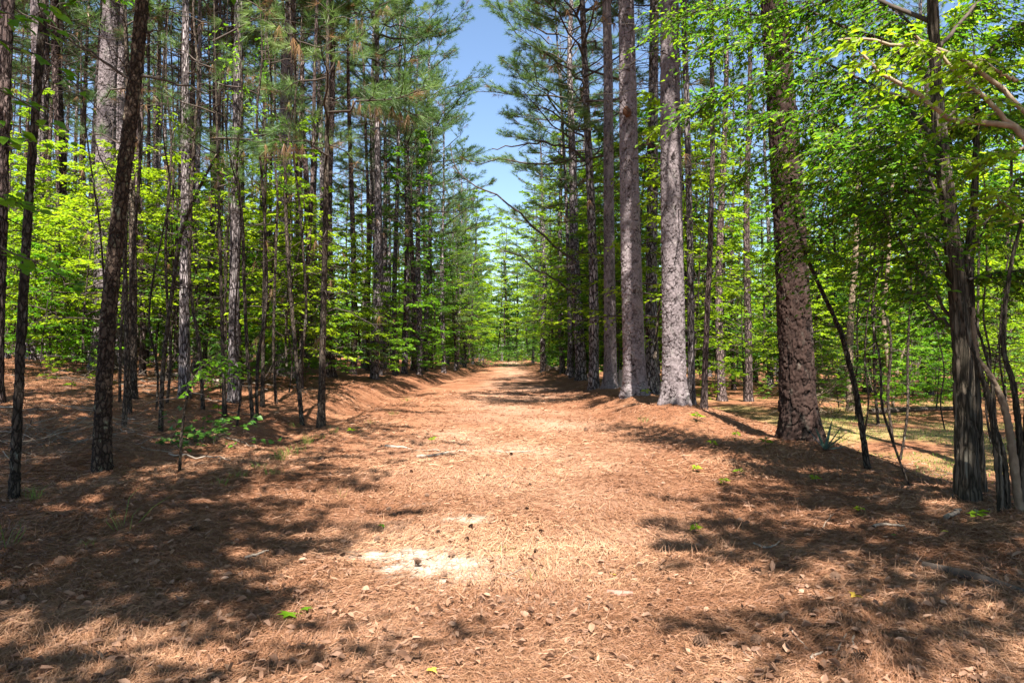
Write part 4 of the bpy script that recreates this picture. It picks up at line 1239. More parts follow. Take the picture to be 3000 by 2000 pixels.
b0 = on_ground(2415, 1318)
t = thing('yucca_plant', 'dark sword-leaved yucca leaning out behind the thick reddish pine', 'yucca', b0)
for q, (az, el, L) in enumerate([(0.3, .55, .46), (.0, .95, .5), (-.2, .25, .42), (.6, 1.15, .48), (1.6, .8, .4), (-.7, .6, .38), (2.6, .9, .35), (.15, .12, .4)]):
    tt = np.linspace(0, 1, 6)
    h = np.array([math.cos(az), math.sin(az), 0]); s_ = np.array([-math.sin(az), math.cos(az), 0])
    mid = L * (tt[:, None] * (math.cos(el) * h + [0, 0, math.sin(el)]))
    w_ = np.array([.018, .024, .022, .017, .010, 0.001])
    V = np.concatenate([mid + w_[:, None] * s_ + [0, 0, .006], mid, mid - w_[:, None] * s_ + [0, 0, .006]])
    F = [(i_, i_ + 1, 6 + i_ + 1, 6 + i_) for i_ in range(5)] + [(6 + i_, 6 + i_ + 1, 12 + i_ + 1, 12 + i_) for i_ in range(5)]
    obj('blade', mesh('yucca_blade', [(V, F, 0, None)], [M['yucca']]), t)


def log(label, a_, b_, r0, name='fallen_log', cat='log', material='log', sink=.4):
    A0, B0 = np.asarray(a_, float), np.asarray(b_, float)
    o0 = (A0 + B0) / 2
    P = spline([A0 - o0, [0, 0, .02], B0 - o0], 26)
    V, F = tube(P, np.linspace(r0, r0 * .8, 26), 14)
    D = vnoise(V[:, 0] * 6 + V[:, 1] * 3, V[:, 2] * 9, 6)[:, None]
    V = V + D * r0 * .25
    e1, e2 = len(V), len(V) + 1
    V = np.vstack([V, P[0], P[-1]])
    caps = [(e1, (k_ + 1) % 14, k_, k_) for k_ in range(14)]
    F3 = np.array([(e1, (k_ + 1) % 14, k_) for k_ in range(14)] + [(e2, 25 * 14 + k_, 25 * 14 + (k_ + 1) % 14) for k_ in range(14)])
    me = smooth(mesh(name, [(V, F, 0, None), (V, F3, 0, None)], [M[material]]))
    return obj(name, me, None, o0 + [0, 0, r0 * sink], None, None, label, cat)


def gp(x, y, dz=0):
    return np.array([x, y, gz(x, y) + dz])


log('long grey fallen log lying across the back of the right field', gp(11.0, 21.0, .06), gp(14.2, 21.9, .16), .09, 'fallen_log', 'log', 'limb')
log('pale thin fallen log on the needle bank at the far left', gp(-17.6, 26, .05), gp(-15.6, 25.2, .05), .08)
log('short weathered log end lying beside the far right path edge', gp(2.9, 56, .15), gp(4.4, 57, .15), .26)
log('dead grey log propped on the left needle bank behind the pale stem', gp(-9.6, 18.5, .05), gp(-7.4, 17.6, .05), .06)
log('broken branch lying in the dark corner at the right', on_ground(2700, 1660) + [0, 0, .0], on_ground(3010, 1745), .035, 'fallen_branch', 'branch', 'limb')

st_ = gp(3.62, 22.3)
zs = np.linspace(-.1, .58, 14)
V, F = tube(np.stack([0 * zs, 0 * zs, zs], 1), .14 + .08 * np.exp(-zs / .12), 18)
V[:, 2] += np.where(V[:, 2] > .5, .10 * vnoise(V[:, 0] * 20, V[:, 1] * 20, 3), 0)
top = len(V); V = np.vstack([V, [0, 0, .5]])
F3 = np.array([(top, 13 * 18 + k_, 13 * 18 + (k_ + 1) % 18) for k_ in range(18)])
obj('tree_stump', mesh('tree_stump', [(V, F, 0, np.full(len(V), .8)), (V, F3, 0, np.full(len(V), .9))], [M['log']]), None, st_, None, None,
    'pale broken stump peeking out left behind the knotted pine', 'stump')


def brush(name, label, cat, o0, n_, size, L, material, seed, rad=.006, up=.3):
    r = np.random.RandomState(seed)
    parts = []
    for k_ in range(n_):
        p = r.normal(size=3) * np.array(size) * .5; p[2] = abs(p[2])
        p[2] += gz(o0[0] + p[0], o0[1] + p[1]) - o0[2]
        az = r.uniform(0, 6.3)
        c = limb_curve(p, az, r.normal() * up, L * r.uniform(.5, 1.3), r.uniform(-.4, .3), r, 6)
        c[:, 2] = np.maximum(c[:, 2], ground_z(o0[0] + c[:, 0], o0[1] + c[:, 1]) - o0[2] + .005)
        rr = rad * r.uniform(.5, 1.4)
        parts.append((*tube(c, np.linspace(rr, rr * .3, 6), 4), 0, np.full(24, r.uniform(0, 1))))
        for q in range(3):
            i_ = r.randint(1, 5)
            tw = limb_curve(c[i_], az + r.choice([-1, 1]) * r.uniform(.4, 1.2), r.normal() * up, L * .35, r.uniform(-.3, .3), r, 4)
            parts.append((*tube(tw, np.linspace(rr * .6, rr * .2, 4), 3), 0, np.full(12, r.uniform(0, 1))))
    return obj(name, mesh(name, parts, [M[material]]), None, o0, None, None, label, cat)


brush('brush_pile', 'tangle of dead grey twigs on the needles at the far left', 'brush pile', gp(-6.6, 9.4), 110, (1.5, 1.1, .35), .8, 'stick', 61)
brush('brush_pile', 'sparse dead twigs around the foot of the pale thick pine', 'brush pile', gp(-9.2, 15.5), 46, (2.2, 1.4, .4), .9, 'stick', 62)
brush('dead_bush', 'bleached leafless bush at the field edge right of the thick reddish pine', 'dead bush', gp(9.2, 20.5), 150, (1.0, .8, 2.4), .9, 'pale_limb', 63, .010, .5)
brush('dead_bush', 'brown leafless thicket of twigs under the left saplings', 'dead bush', gp(-6.8, 17.0), 60, (1.6, 1.0, 1.2), .9, 'limb', 64, .007, .6)

# roots that surface in the road
for lab, pp in (('long pale exposed root snaking across the path', [(1222, 1338), (1290, 1332), (1345, 1320), (1420, 1318), (1490, 1326), (1560, 1322)]),
                ('shorter pale exposed root left of the long one in the path', [(1130, 1306), (1190, 1312), (1240, 1318), (1290, 1322)])):
    P = np.array([on_ground(*p) for p in pp]); o0 = P.mean(0)
    c = spline(P - o0, 30)
    c[:, 2] = ground_z(c[:, 0] + o0[0], c[:, 1] + o0[1]) - o0[2] + .002 + .014 * np.sin(np.linspace(0, 9, 30))
    V, F = tube(c, np.linspace(.026, .010, 30), 8)
    obj('tree_root', smooth(mesh('tree_root', [(V, F, 0, np.full(len(V), .8))], [M['stick']])), None, o0, None, None, lab, 'root')

# cones, sticks, bark, green leaves on the road
def cone_mesh(seed, ball=False):
    r = np.random.RandomState(seed); parts = []
    H_, W_ = (.035, .019) if ball else (.075, .027)
    zc = np.linspace(0, H_, 6)
    parts.append((*tube(np.stack([0 * zc, 0 * zc, zc], 1), W_ * .45 * np.sin(np.linspace(.4, 2.9, 6)), 6), 0, np.full(36, .1)))
    for ring in range(8):
        f = (ring + .5) / 8; rad = W_ * math.sin(.45 + f * 2.3)
        for k_ in range(9):
            a0 = k_ * 6.283 / 9 + ring * .35
            d = np.array([math.cos(a0), math.sin(a0), .45 - .25 * f]); s_ = np.array([-math.sin(a0), math.cos(a0), 0])
            p = np.array([0, 0, H_ * f]) + d * rad * .4
            V = [p - s_ * .003, p + s_ * .003, p + d * rad * .75 + s_ * .006, p + d * rad * 1.0 - [0, 0, .003], p + d * rad * .75 - s_ * .006]
            parts.append((V, [(0, 1, 2), (0, 2, 4), (4, 2, 3)], 0, np.full(5, r.uniform(.3, 1))))
    return mesh('seed_ball' if ball else 'pine_cone', parts, [M['cone']])


CONES, BALLS = [cone_mesh(1), cone_mesh(2)], [cone_mesh(3, True), cone_mesh(4, True)]
spots2 = [(415, 565), (385, 470), (500, 795), (830, 640), (730, 730), (845, 490), (320, 440), (250, 640), (860, 555), (1215, 440), (560, 350), (685, 870),
          (250, 806), (1080, 285), (955, 215), (1230, 270), (455, 190), (1110, 75), (640, 590), (20, 745), (2130, 900), (1310, 590), (1290, 715)]
r = random.Random(8)
for x2, y2 in spots2:
    px, py = 1000 + x2 / 2.24, 1300 + y2 / 2.24
    p = on_ground(px, py, .012)
    on_sand = sand_mask(p[0], p[1]) > .4
    obj('seed_ball', r.choice(BALLS), None, p, (r.uniform(-1, 1), r.uniform(-1, 1), r.uniform(0, 6)), r.uniform(.8, 1.15),
        'dark spiky seed ball lying on the pale sand patch' if on_sand else 'dark spiky seed ball lying on the road needles', 'seed ball',
        'seed balls on the sand' if on_sand else 'seed balls on the road needles')
cones = [(590, 1552, 'open pine cone in the sun patch on the left'), (662, 1512, 'dark pine cone in shade just behind the sunlit cone'), (2188, 1675, 'dark pine cone on the right half of the road'),
         (2030, 1878, 'brown pine cone near the bottom right of the road'), (2218, 1893, 'pine cone beside the bottom right twigs'), (2535, 1932, 'reddish pine cone near the bottom edge by the stick end'),
         (2665, 1795, 'pine cone among the orange needles at lower right'), (828, 1630, 'dark cone among sunlit dry leaves on the left'), (170, 1660, 'black cone in the left leaf litter'),
         (1872, 1257, 'small cone on the right berm below the pines'), (1720, 1262, 'small cone in the middle of the far road'), (2440, 1690, 'cone in the striped shade at right')]
for px, py, lab in cones:
    obj('pine_cone', r.choice(CONES), None, on_ground(px, py, .02), (1.45, r.uniform(-.3, .3), r.uniform(0, 6)), r.uniform(.85, 1.15), lab, 'pine cone')


def stick(lab, pp, r0, name='fallen_stick', fork=False):
    P = np.array([on_ground(*p) for p in pp]); o0 = P.mean(0)
    c = spline(P - o0, 14)
    c[:, 2] = ground_z(c[:, 0] + o0[0], c[:, 1] + o0[1]) - o0[2] + r0 + .012
    c[:, :2] += np.random.RandomState(int(pp[0][0])).normal(size=(14, 2)) * r0 * .5
    parts = [(*tube(c, np.linspace(r0, r0 * .55, 14), 7), 0, np.full(98, .7))]
    if fork:
        tw = np.array([c[6], c[6] + (c[9] - c[6]) * .8 + [.05, .06, .02], c[6] + (c[11] - c[6]) + [.1, .12, .03]])
        parts.append((*tube(tw, [r0 * .6, r0 * .5, r0 * .3], 6), 0, np.full(18, .6)))
    obj(name, smooth(mesh(name, parts, [M['stick']])), None, o0, None, None, lab, 'stick')


def q3(x, y):
    return (2000 + x / 2.24, 1300 + y / 2.24)


def q2(x, y):
    return (1000 + x / 2.24, 1300 + y / 2.24)


stick('pale straight stick pointing at the viewer near the bottom right', [q3(1108, 1270), q3(1100, 1350), q3(1100, 1430)], .0065)
stick('thin dark diagonal stick left of the pale straight one', [q3(690, 1215), q3(750, 1290), q3(810, 1350)], .006)
stick('short thick twig at the bottom right beside small cones', [q3(820, 1415), q3(860, 1395), q3(900, 1380)], .008)
stick('short forked twig right of the short thick twig', [q3(970, 1400), q3(990, 1380), q3(1010, 1355)], .007, fork=True)
stick('crooked grey stick lying in shade on the right half of the road', [q3(470, 665), q3(520, 690), q3(580, 685), q3(625, 650)], .010)
stick('long thin dark twig at the lower right bottom', [q3(330, 1330), q3(400, 1380), q3(470, 1420)], .004)
stick('pale lichen-covered stick at the road edge on the right', [q3(1710, 500), q3(1760, 480), q3(1810, 450)], .022)
stick('white thin stick leaning on the right lip by the field', [q3(1960, 450), q3(2000, 440), q3(2030, 436)], .008)
stick('pale forked twig in the sunny patch right of centre', [q3(905, 560), q3(930, 520), q3(965, 470)], .005, fork=True)
stick('small forked grey twig right below the sand patch', [q2(1050, 860), q2(1090, 880), q2(1135, 895)], .006, fork=True)
stick('short dark twig right of the forked grey twig', [q2(1690, 905), q2(1715, 918), q2(1735, 930)], .005)
stick('short grey twig pointing at the viewer below the bark flake', [q2(1615, 1020), q2(1625, 1060), q2(1620, 1100)], .005)
stick('pale slim stick in the bright middle of the road', [q2(1060, 225), q2(1100, 220), q2(1130, 212)], .006)
stick('grey slim stick on the sunny left of the road', [(1175, 1622), (1200, 1618), (1225, 1625)], .006)
stick('pale curved branchlet on the left half of the road', [(720, 1640), (750, 1632), (790, 1618)], .012)
stick('orange-tinted stick crossing the dry leaves at right', [q3(1240, 560), q3(1330, 545), q3(1440, 550)], .016)

rt = np.random.RandomState(66)
for k_ in range(60):
    y = rt.uniform(7.5, 19); x = rt.uniform(-.74, .74) * y
    if -4.2 < x < 4.6 or (x > 0 and rt.uniform() < .35):
        continue
    az, L_ = rt.uniform(-.7, .7) + (math.pi if rt.uniform() < .5 else 0), rt.uniform(.35, 1.1)
    c = limb_curve(np.zeros(3), az, 0, L_, 0, rt, 9)
    c[1:, :2] += np.cumsum(rt.normal(size=(8, 2)), 0) * .02
    c[:, 2] = ground_z(c[:, 0] + x, c[:, 1] + y) - gz(x, y) + .015 + .03 * rt.uniform(size=9)
    r0 = rt.uniform(.006, .016)
    parts = [(*tube(c, np.linspace(r0, r0 * .4, 9), 5), 0, np.full(45, rt.uniform(.1, .9)))]
    for j_ in range(3):
        i_ = rt.randint(2, 7)
        tw = limb_curve(c[i_], az + rt.choice([-1, 1]) * rt.uniform(.4, 1), rt.uniform(0, .5), L_ * .35, -.1, rt, 4)
        parts.append((*tube(tw, np.linspace(r0 * .6, r0 * .2, 4), 4), 0, np.full(16, .5)))
    obj('fallen_twig', mesh('fallen_twig', parts, [M['stick']]), None, (x, y, gz(x, y)), None, None, 'fallen twig', 'twig', 'fallen twigs on the wood floor')

p = on_ground(*q2(1820, 985), .012)
V = np.array([(x_, y_ + .004 * math.sin(x_ * 90), z_ + .010 * (1 - (y_ / .03) ** 2)) for z_ in (0, .010) for y_ in (-.03, 0, .03) for x_ in (-.075, -.03, .03, .08)])
V[:, 1] *= np.where(np.abs(V[:, 0]) > .05, .6, 1)
F = []
for s_ in (0, 12):
    for a_ in range(2):
        for b_ in range(3):
            k_ = s_ + a_ * 4 + b_
            F.append((k_, k_ + 1, k_ + 5, k_ + 4))
for lo in ((0, 1), (1, 2), (2, 3), (3, 7), (7, 11), (11, 10), (10, 9), (9, 8), (8, 4), (4, 0)):
    F.append((lo[0], lo[1], lo[1] + 12, lo[0] + 12))
obj('bark_flake', mesh('bark_flake', [(V, F, 0, None)], [plain_mat('flake_bark', [(0, (.16, .08, .06)), (1, (.34, .19, .15))], noise=30, bump=.004)]), None, p, (0, .05, -.1), None, 'flat reddish flake of pine bark on the sunny road', 'bark')

# a lobed green leaf shape for the few fresh leaves on the road
def star_leaf(material, lobes=5):
    n_ = lobes * 2 + 1
    a0 = np.linspace(-2.5, 2.5, n_)
    rr = np.where(np.arange(n_) % 2 == 1, 1.0, .45)
    V = np.vstack([[0, 0, 0.04], np.stack([rr * np.cos(a0), rr * np.sin(a0), -.08 * rr], 1)])
    F = np.array([(0, k_ + 1, k_ + 2) for k_ in range(n_ - 1)])
    return mesh('star_leaf', [(V, F, 0, np.full(len(V), .7))], [material])


YEL = leaf_mat('yellow_leaf', [(0, (.45, .30, .03)), (1, (.55, .38, .05))], trans=.3)
star, ystar = star_leaf(M['leaf']), star_leaf(YEL, 3)
for px, py, s_, lab, me_ in ((850, 1805, .075, 'green star-shaped leaf fallen on the shaded left litter', star), (898, 1790, .05, 'smaller green leaf right of the green star-shaped leaf', star),
                             (1268, 1970, .035, 'bright yellow leaf lying at the bottom edge of the road', ystar), (1120, 1546, .04, 'small green sprig on the road left above the sand', star),
                             (2611, 1573, .035, 'small green leaf in the dark striped shade at right', star), (2764, 1562, .04, 'yellow-green leaf right of the small green leaf', ystar),
                             (1795, 1690, .03, 'pale yellow leaf on the road right of the sand', ystar), (2500, 1750, .045, 'yellowish leaf in the middle of the lower right litter', ystar)):
    obj('green_leaf' if me_ is star else 'yellow_leaf', me_, None, on_ground(px, py, .03), (random.uniform(-.25, .25), random.uniform(-.25, .25), random.uniform(0, 6.3)), s_, lab, 'leaf')

# seedlings and grass
def seedling_mesh(seed, n_=7, h=.16):
    r = np.random.RandomState(seed)
    c = np.array([[0, 0, 0], [.01, 0, h * .5], [r.uniform(-.03, .03), .01, h]])
    P, A = [], []
    for k_ in range(n_):
        a0 = k_ * 2.4; P.append(c[1] * .4 + c[2] * (.3 + .3 * k_ / n_)); A.append((math.cos(a0), math.sin(a0), r.uniform(-.1, .3)))
    V, F, a_ = leaves(np.array(P), np.array(A), unit(np.array([0, 0, 1.]) + .25 * r.normal(size=(n_, 3))), .11, r=r)
    return mesh('seedling', [(*tube(c, [.004, .003, .002], 4), 0, None), (V, F, 1, a_)], [M['limb'], M['leaf_lime']])


SEED = [seedling_mesh(q) for q in range(3)]
for px, py, s_, lab in ((2040, 1236, 1.3, 'flat green seedling on the berm right of the scarred pine'), (1890, 1160, 1.4, 'green seedling at the foot of the knotted pine'), (2155, 1285, 1.0, 'pale green seedling on the shaded berm slope'),
                        (2240, 1310, 1.1, 'seedling just left of the thick reddish pine'), (2085, 1310, .9, 'seedling on the berm below the slim dark pines'), (2386, 1416, .8, 'single-stemmed green seedling below the thick reddish pine'),
                        (2040, 1385, .8, 'tiny green seedling left in the dark berm shade'), (2120, 1420, .7, 'tiny green seedling beneath the berm shade'), (2165, 1393, .8, 'small seedling in the shade centre right'),
                        (2855, 1530, .9, 'bright green seedling on the sunlit right lip'), (2516, 1503, .6, 'small green sprout in the sun right of centre'), (2035, 1562, .7, 'low green sprout on the right of the road'),
                        (1265, 1298, .8, 'tiny sprout in the centre of the far road'), (310, 1190, 1.2, 'green seedling right of the lichen-spotted trunk foot'), (345, 1040, 1.8, 'leafy seedling in the sun on the left bank'),
                        (210, 1140, 1.4, 'small leafy seedling between the left brush twigs'), (1030, 1270, .8, 'seedling in the left ditch'), (640, 1210, 1.2, 'leafy seedling at the vine-footed dark pine')):
    obj('seedling', random.choice(SEED), None, on_ground(px, py, -.01), (0, 0, random.uniform(0, 6)), s_, lab, 'seedling')


def blades(P, ln, w, r, lean=.35):
    n_ = len(P)
    d = unit(np.stack([r.normal(size=n_) * lean, r.normal(size=n_) * lean, np.ones(n_)], 1))
    L = ln * r.uniform(.5, 1.2, (n_, 1))
    side = unit(np.cross(d, r.normal(size=(n_, 3)))) * w * .5
    m_ = P + d * L * .55
    bend = unit(np.stack([r.normal(size=n_), r.normal(size=n_), 0 * d[:, 0]], 1)) * L * .25
    tip = P + d * L + bend - [0, 0, 1] * L * .08
    V = np.stack([P - side, P + side, m_ + side * .8, m_ - side * .8, tip], 1).reshape(-1, 3)
    b_ = np.arange(n_)[:, None] * 5
    return [(V, b_ + np.array([[0, 1, 2, 3]]), 0, np.repeat(r.uniform(0, 1, n_), 5)), (V, b_ + np.array([[3, 2, 4]]), 0, np.repeat(r.uniform(0, 1, n_), 5))]


def tuft_mesh(seed, n_, ln):
    r = np.random.RandomState(seed)
    P = np.stack([r.normal(size=n_) * .05, r.normal(size=n_) * .05, np.zeros(n_)], 1)
    return mesh('grass_tuft', blades(P, ln, .005, r), [M['grass']])


TUFT = [tuft_mesh(1, 40, .22), tuft_mesh(2, 26, .16), tuft_mesh(3, 9, .34)]
for px, py, k_, s_ in ((820, 1348, 0, 1.), (845, 1330, 1, 1.2), (870, 1320, 1, 1.), (900, 1300, 0, .9), (800, 1390, 1, 1.), (760, 1370, 1, .8), (940, 1285, 1, .8), (700, 1400, 1, .9), (1085, 1240, 1, .9),
                       (1045, 1262, 1, 1.), (1150, 1215, 1, 1.1), (650, 1420, 1, .8), (980, 1268, 0, .7), (1190, 1175, 1, 1.2)):
    obj('grass_tuft', TUFT[k_], None, on_ground(px, py, -.005), (0, 0, random.uniform(0, 6)), s_, 'wispy green grass tuft along the left ditch edge of the road', 'grass tuft', 'grass tufts along the left ditch')
for px, py, k_, s_, lab in ((372, 1545, 2, 1.1, 'single tall thin grass shoot in the left sun patch'), (20, 1600, 2, 1.0, 'dark grass blades at the left edge'), (110, 1460, 0, .8, 'grass tuft beside the mossy sapling trunk'),
                            (1560, 1705, 2, .45, 'short yellow grass sprig right below the sand patch'), (1470, 1620, 1, .7, 'low grass tuft at the right edge of the sand patch'), (1000, 1455, 2, .5, 'thin grass sprig on the left of the road'),
                            (1885, 1235, 1, 1.0, 'little green grass patch at the foot of the berm'), (260, 1600, 1, .5, 'flat mossy tuft in the left sun patch'), (860, 1250, 1, 1.0, 'green tuft at the foot of the leaning forked sapling')):
    obj('grass_tuft', TUFT[k_], None, on_ground(px, py, -.005), (0, 0, random.uniform(0, 6)), s_, lab, 'grass tuft')

r = np.random.RandomState(90)
gx, gy = r.uniform(5.2, 17, 26000), r.uniform(10, 27, 26000)
keep = (vnoise(gx * .5, gy * .5, 8) + .25 * vnoise(gx * 2, gy * 2, 9) > .02) & (gx > .42 * gy - .3)
gx, gy = gx[keep], gy[keep]
obj('grass', mesh('grass', blades(np.stack([gx, gy, ground_z(gx, gy) - .005], 1), .075, .012, r), [M['grass']]), kind='stuff')

# ------------------------------------------------------------------ the carpet of straw and dry leaves
def view_points(n_, d0, d1, r, p=1.0, spread=.80):
    u = r.uniform(0, 1, n_)
    d = 1 / ((1 / d0) * (1 - u) ** p + (1 / d1) * (1 - (1 - u) ** p))
    return r.uniform(-spread, spread, n_) * (d + 1), d


r = np.random.RandomState(91)
n_ = 340000
x, y = view_points(n_, 2.5, 26, r)
keep = (r.uniform(0, 1, n_) > .90 * sand_mask(x, y)) & (r.uniform(0, 1, n_) > .8 * sm(5.4, 7, x) * sm(8, 11, y)) & (vnoise(x * 1.3, y * 1.3, 30) + .35 * r.uniform(-1, 1, n_) > -.38)
x, y = x[keep], y[keep]; n_ = len(x)
flow = 2.6 * vnoise(x * .9, y * .9, 31) * 2 + r.normal(0, .75, n_)
tr_ = track_mask(x, y)
L = r.uniform(.07, .165, n_) * (1 - .45 * tr_); w = np.maximum(.0014, .00058 * y) * r.uniform(.7, 1.3, n_)
dx, dy = np.cos(flow), np.sin(flow)
bend = r.normal(0, .16, n_) * L
z0, z1, z2 = r.uniform(.0, .02, n_), r.uniform(.004, .032, n_), r.uniform(.0, .02, n_)
tiltup = r.uniform(0, 1, n_) < .06
z2 = np.where(tiltup, r.uniform(.03, .09, n_), z2)
def gpt(px_, py_, dz):
    return np.stack([px_, py_, ground_z(px_, py_) + dz], 1)
A_ = gpt(x - dx * L / 2, y - dy * L / 2, z0); B_ = gpt(x - dy * bend, y + dx * bend, z1); C_ = gpt(x + dx * L / 2, y + dy * L / 2, z2)
sx_ = np.stack([-dy * w / 2, dx * w / 2, r.normal(0, .3, n_) * w], 1)
V = np.stack([A_ - sx_, A_ + sx_, B_ + sx_, B_ - sx_, C_ + sx_ * .4, C_ - sx_ * .4], 1).reshape(-1, 3)
b_ = np.arange(n_)[:, None] * 6
a_ = np.clip(r.beta(1.8, 2.2, n_) + .75 * vnoise(x * .8, y * .8, 33) + .35 * vnoise(x * 3, y * 3, 34) + .42 * tr_ - .17, 0, 1)
obj('pine_straw', mesh('pine_straw', [(V, b_ + np.array([[0, 1, 2, 3]]), 0, np.repeat(a_, 6)), (V, b_ + np.array([[3, 2, 4, 5]]), 0, np.repeat(a_, 6))], [M['straw']]), kind='stuff')


def litter(x, y, size, r):
    n_ = len(x)
    az = r.uniform(0, 6.28, n_)
    A = np.stack([np.cos(az), np.sin(az), r.normal(0, .25, n_)], 1)
    N = unit(np.array([0, 0, 1.]) + .45 * r.normal(size=(n_, 3)))
    P = gpt(x, y, r.uniform(.004, .03, n_))
    A = unit(A); Sd = unit(np.cross(A, N)); N = np.cross(Sd, A)
    L = size * r.uniform(.5, 1.3, (n_, 1)); w = r.uniform(.25, .62, (n_, 1)); cu = r.uniform(-.1, .5, (n_, 1))
    def pt(t, s, c):
        return P + A * L * t + Sd * L * w * s + N * L * cu * c
    V = np.stack([pt(0, 0, .3), pt(.26, .40, .8), pt(.62, .46, 1.1), pt(1, .04, .2), pt(.70, -.33, 1.0), pt(.30, -.46, .7), pt(.3, 0, .1), pt(.72, 0, .15)], 1).reshape(-1, 3)
    b_ = np.arange(n_)[:, None] * 8
    a_ = np.repeat(r.uniform(0, 1, n_), 8)
    out = [(V, b_ + np.array([q]), 0, a_) for q in ([0, 6, 1], [0, 5, 6], [7, 3, 2], [7, 4, 3])]
    return out + [(V, b_ + np.array([q]), 0, a_) for q in ([6, 7, 2, 1], [5, 4, 7, 6])]


n_ = 15000
x, y = view_points(n_, 2.5, 20, r)
dens = .28 + .5 * sm(1.2, 3.2, np.abs(x + .3)) + .4 * vnoise(x * .8, y * .8, 35) + .25 * (1 - sm(3, 6, y))
dens = dens + .8 * vnoise(x * 2.2, y * 2.2, 36)
keep = (r.uniform(0, 1, n_) < dens) & (r.uniform(0, 1, n_) > .85 * sand_mask(x, y))
obj('leaf_litter', mesh('leaf_litter', litter(x[keep], y[keep], .052, r), [M['litter']]), kind='stuff')

# the largest single dry leaves of the foreground
LFS = []
for q in range(4):
    rr = np.random.RandomState(200 + q)
    pr = litter(np.zeros(1), np.zeros(1), .07, rr)
    LFS.append(mesh('fallen_leaf', [(V - [0, 0, gz(0, 0)], F, m_, np.full(len(V), .12 + .16 * q)) for V, F, m_, a0 in pr], [M['litter']]))
x, y = view_points(150, 2.6, 6.5, r, 1.2, .72)
for px_, py_ in zip(x, y):
    side = 'left' if px_ < -1.0 else 'right' if px_ > 1.2 else 'middle'
    if sand_mask(px_, py_) > .5:
        continue
    obj('fallen_leaf', LFS[r.randint(4)], None, (px_, py_, gz(px_, py_) + .012), (r.uniform(-.3, .3), r.uniform(-.3, .3), r.uniform(0, 6.28)), r.uniform(.55, 1.05),
        'large dry tan leaf lying on the ' + {'left': 'shaded left litter', 'right': 'needle litter at lower right', 'middle': 'sunny middle of the road'}[side], 'leaf', 'dry leaves on the %s foreground' % side)

# ------------------------------------------------------------------ the far wood that closes the view: a mass of leaves and poles no one could count
r = np.random.RandomState(95)
parts, P = [], []
for k_ in range(520):
    y = r.uniform(85, 190); x = r.uniform(-.85, .85) * y
    if -6 - .01 * y < x < 4 and y < 150:
        continue
    h = r.uniform(12, 22); z = gz(x, y); rr = r.uniform(.1, .22)
    parts.append((*tube([[x, y, z - .2], [x + r.normal() * .2, y, z + h * .5], [x + r.normal() * .4, y, z + h]], [rr, rr * .8, rr * .3], 5), 0, None))
n_ = 150000
y = r.uniform(75, 185, n_); x = r.uniform(-.85, .85, n_) * y
z = 17 * r.beta(1.1, 1.7, n_)
keep = ~((x > -6 - .01 * y) & (x < 4.2) & (y < 148)) & (vnoise(x * .35 + 7, z * .5 + y * .3, 41) + .5 * vnoise(x * .12, y * .12, 42) > -.30)
keep &= ~((np.abs(x + 1 + .004 * y) < 3.2) & (z > 9))
x, y, z = x[keep], y[keep], z[keep]
y2 = r.uniform(150, 190, 30000); x2 = r.uniform(-30, 30, 30000); z2 = 15 * r.beta(1.0, 1.6, 30000)
x, y, z = np.append(x, x2), np.append(y, y2), np.append(z, z2); n_ = len(x)
az = r.uniform(0, 6.28, n_)
V, F, a_ = leaves(np.stack([x, y, ground_z(x, y) + z], 1), np.stack([np.cos(az), np.sin(az), r.normal(0, .3, n_)], 1), unit(np.array([0, -.2, 1.]) + .5 * r.normal(size=(n_, 3))), .62, r=r)
parts.append((V, F, 1, a_))
obj('far_woods', mesh('far_woods', parts, [M['limb'], M['leaf']]), kind='stuff')

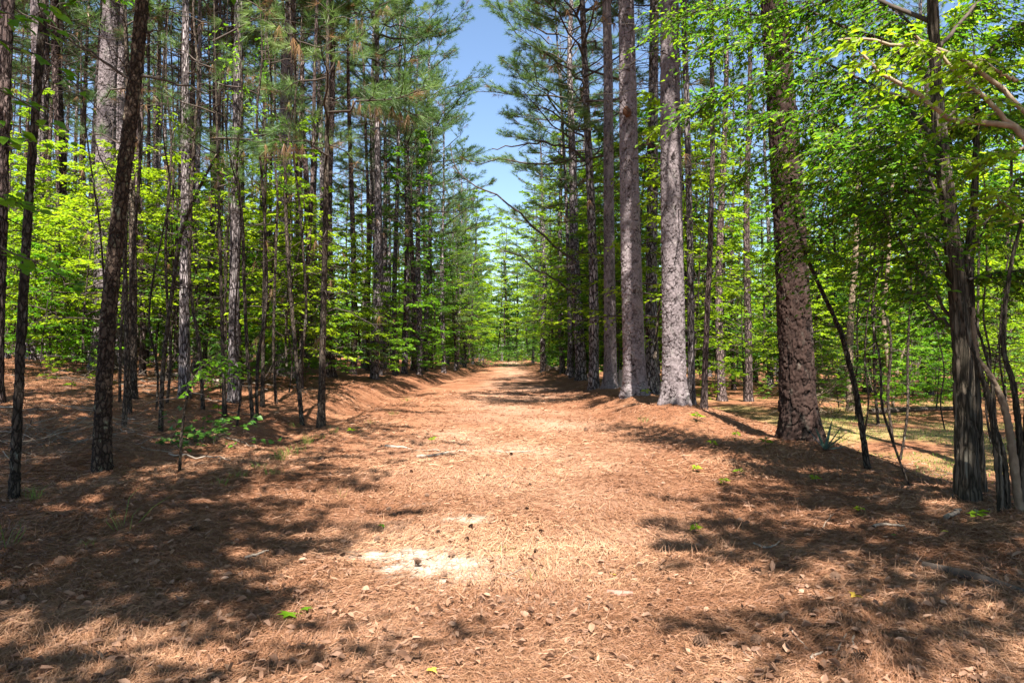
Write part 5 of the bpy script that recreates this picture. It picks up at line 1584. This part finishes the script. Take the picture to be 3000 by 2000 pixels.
# ------------------------------------------------------------------ labels of the many: what each stands beside, and which of those it is
MARKS = [(97, 'broad dark-footed pine'), (200, 'gap by the pale pine'), (330, 'lichen-spotted trunk'), (460, 'curved sapling'), (541, 'slim grey pine'), (690, 'vine-footed dark pine'),
         (837, 'rugged-footed pine'), (944, 'nearest straight pole'), (1100, 'left ditch bank'), (1240, 'left path edge'), (1400, 'sky gap'), (1560, 'right path edge'), (1745, 'arched-branch pine'),
         (1861, 'knot-hole pine'), (1974, 'scarred grey pine'), (2050, 'slim dark poles'), (2180, 'field edge'), (2340, 'thick reddish pine'), (2493, 'orange-lit trunk'), (2600, 'pale curving trunk'),
         (2720, 'fallen field log'), (2831, 'furrowed trunk'), (2960, 'twisting pale stems')]
NTH = ['', 'second ', 'third ', 'fourth ', 'fifth ', 'sixth ', 'seventh ', 'eighth ', 'ninth ', 'tenth ', 'eleventh ', 'twelfth ', 'thirteenth ', 'fourteenth ']
WHAT = {'saplings crowding the field': 'field sapling', 'fallen twigs on the wood floor': 'fallen twig', 'slender sapling stems in the left foreground': 'slender dark sapling', 'slender sapling stems around the right field': 'slender field sapling', 'thin pine poles among the nearer left trees': 'thin dark pole', 'pines in the middle of the left wood': 'bare-trunked pine', 'distant pines deep in the left wood': 'distant thin pine', 'pines lining the left path side': 'low-limbed path pine', 'pines lining the right path side': 'low-limbed path pine',
        'pines in the right wood beyond the field': 'pine beyond the field', 'saplings among the nearer left pines': 'lime green sapling', 'saplings farther back in the left wood': 'farther leafy sapling',
        'saplings along the left path bank': 'bank sapling', 'saplings behind the right row of pines': 'roadside sapling', 'saplings at the back of the field': 'field-back sapling',
        'broadleaved trees on the left near the path end': 'far broadleaved tree', 'broadleaved trees on the right near the path end': 'far broadleaved tree', 'broadleaved trees in the right wood': 'tall broadleaved tree',
        'broadleaved trees of the left wood': 'broadleaved tree under pines', 'small shrubs on the left wood floor': 'small leafy shrub', 'small shrubs at the far field edge': 'small field-edge shrub'}
bins = {}
for o in col.objects:
    if o.parent is None and o.get('group') in WHAT:
        px = 1500 + FPX * o.location.x / o.location.y
        mk = min(MARKS, key=lambda m_: abs(m_[0] - px))
        bins.setdefault((o['group'], mk, 'left' if px < mk[0] else 'right'), []).append((o.location.y, o))
for (grp, mk, side), lst in bins.items():
    lst.sort(key=lambda q: q[0])
    for k_, (_, o) in enumerate(lst):
        o['label'] = ('%snearest %s behind and %s of the %s' % (NTH[min(k_, 13)], WHAT[grp], side, mk[1]) if len(lst) > 1
                      else '%s standing behind and %s of the %s' % (WHAT[grp], side, mk[1]))
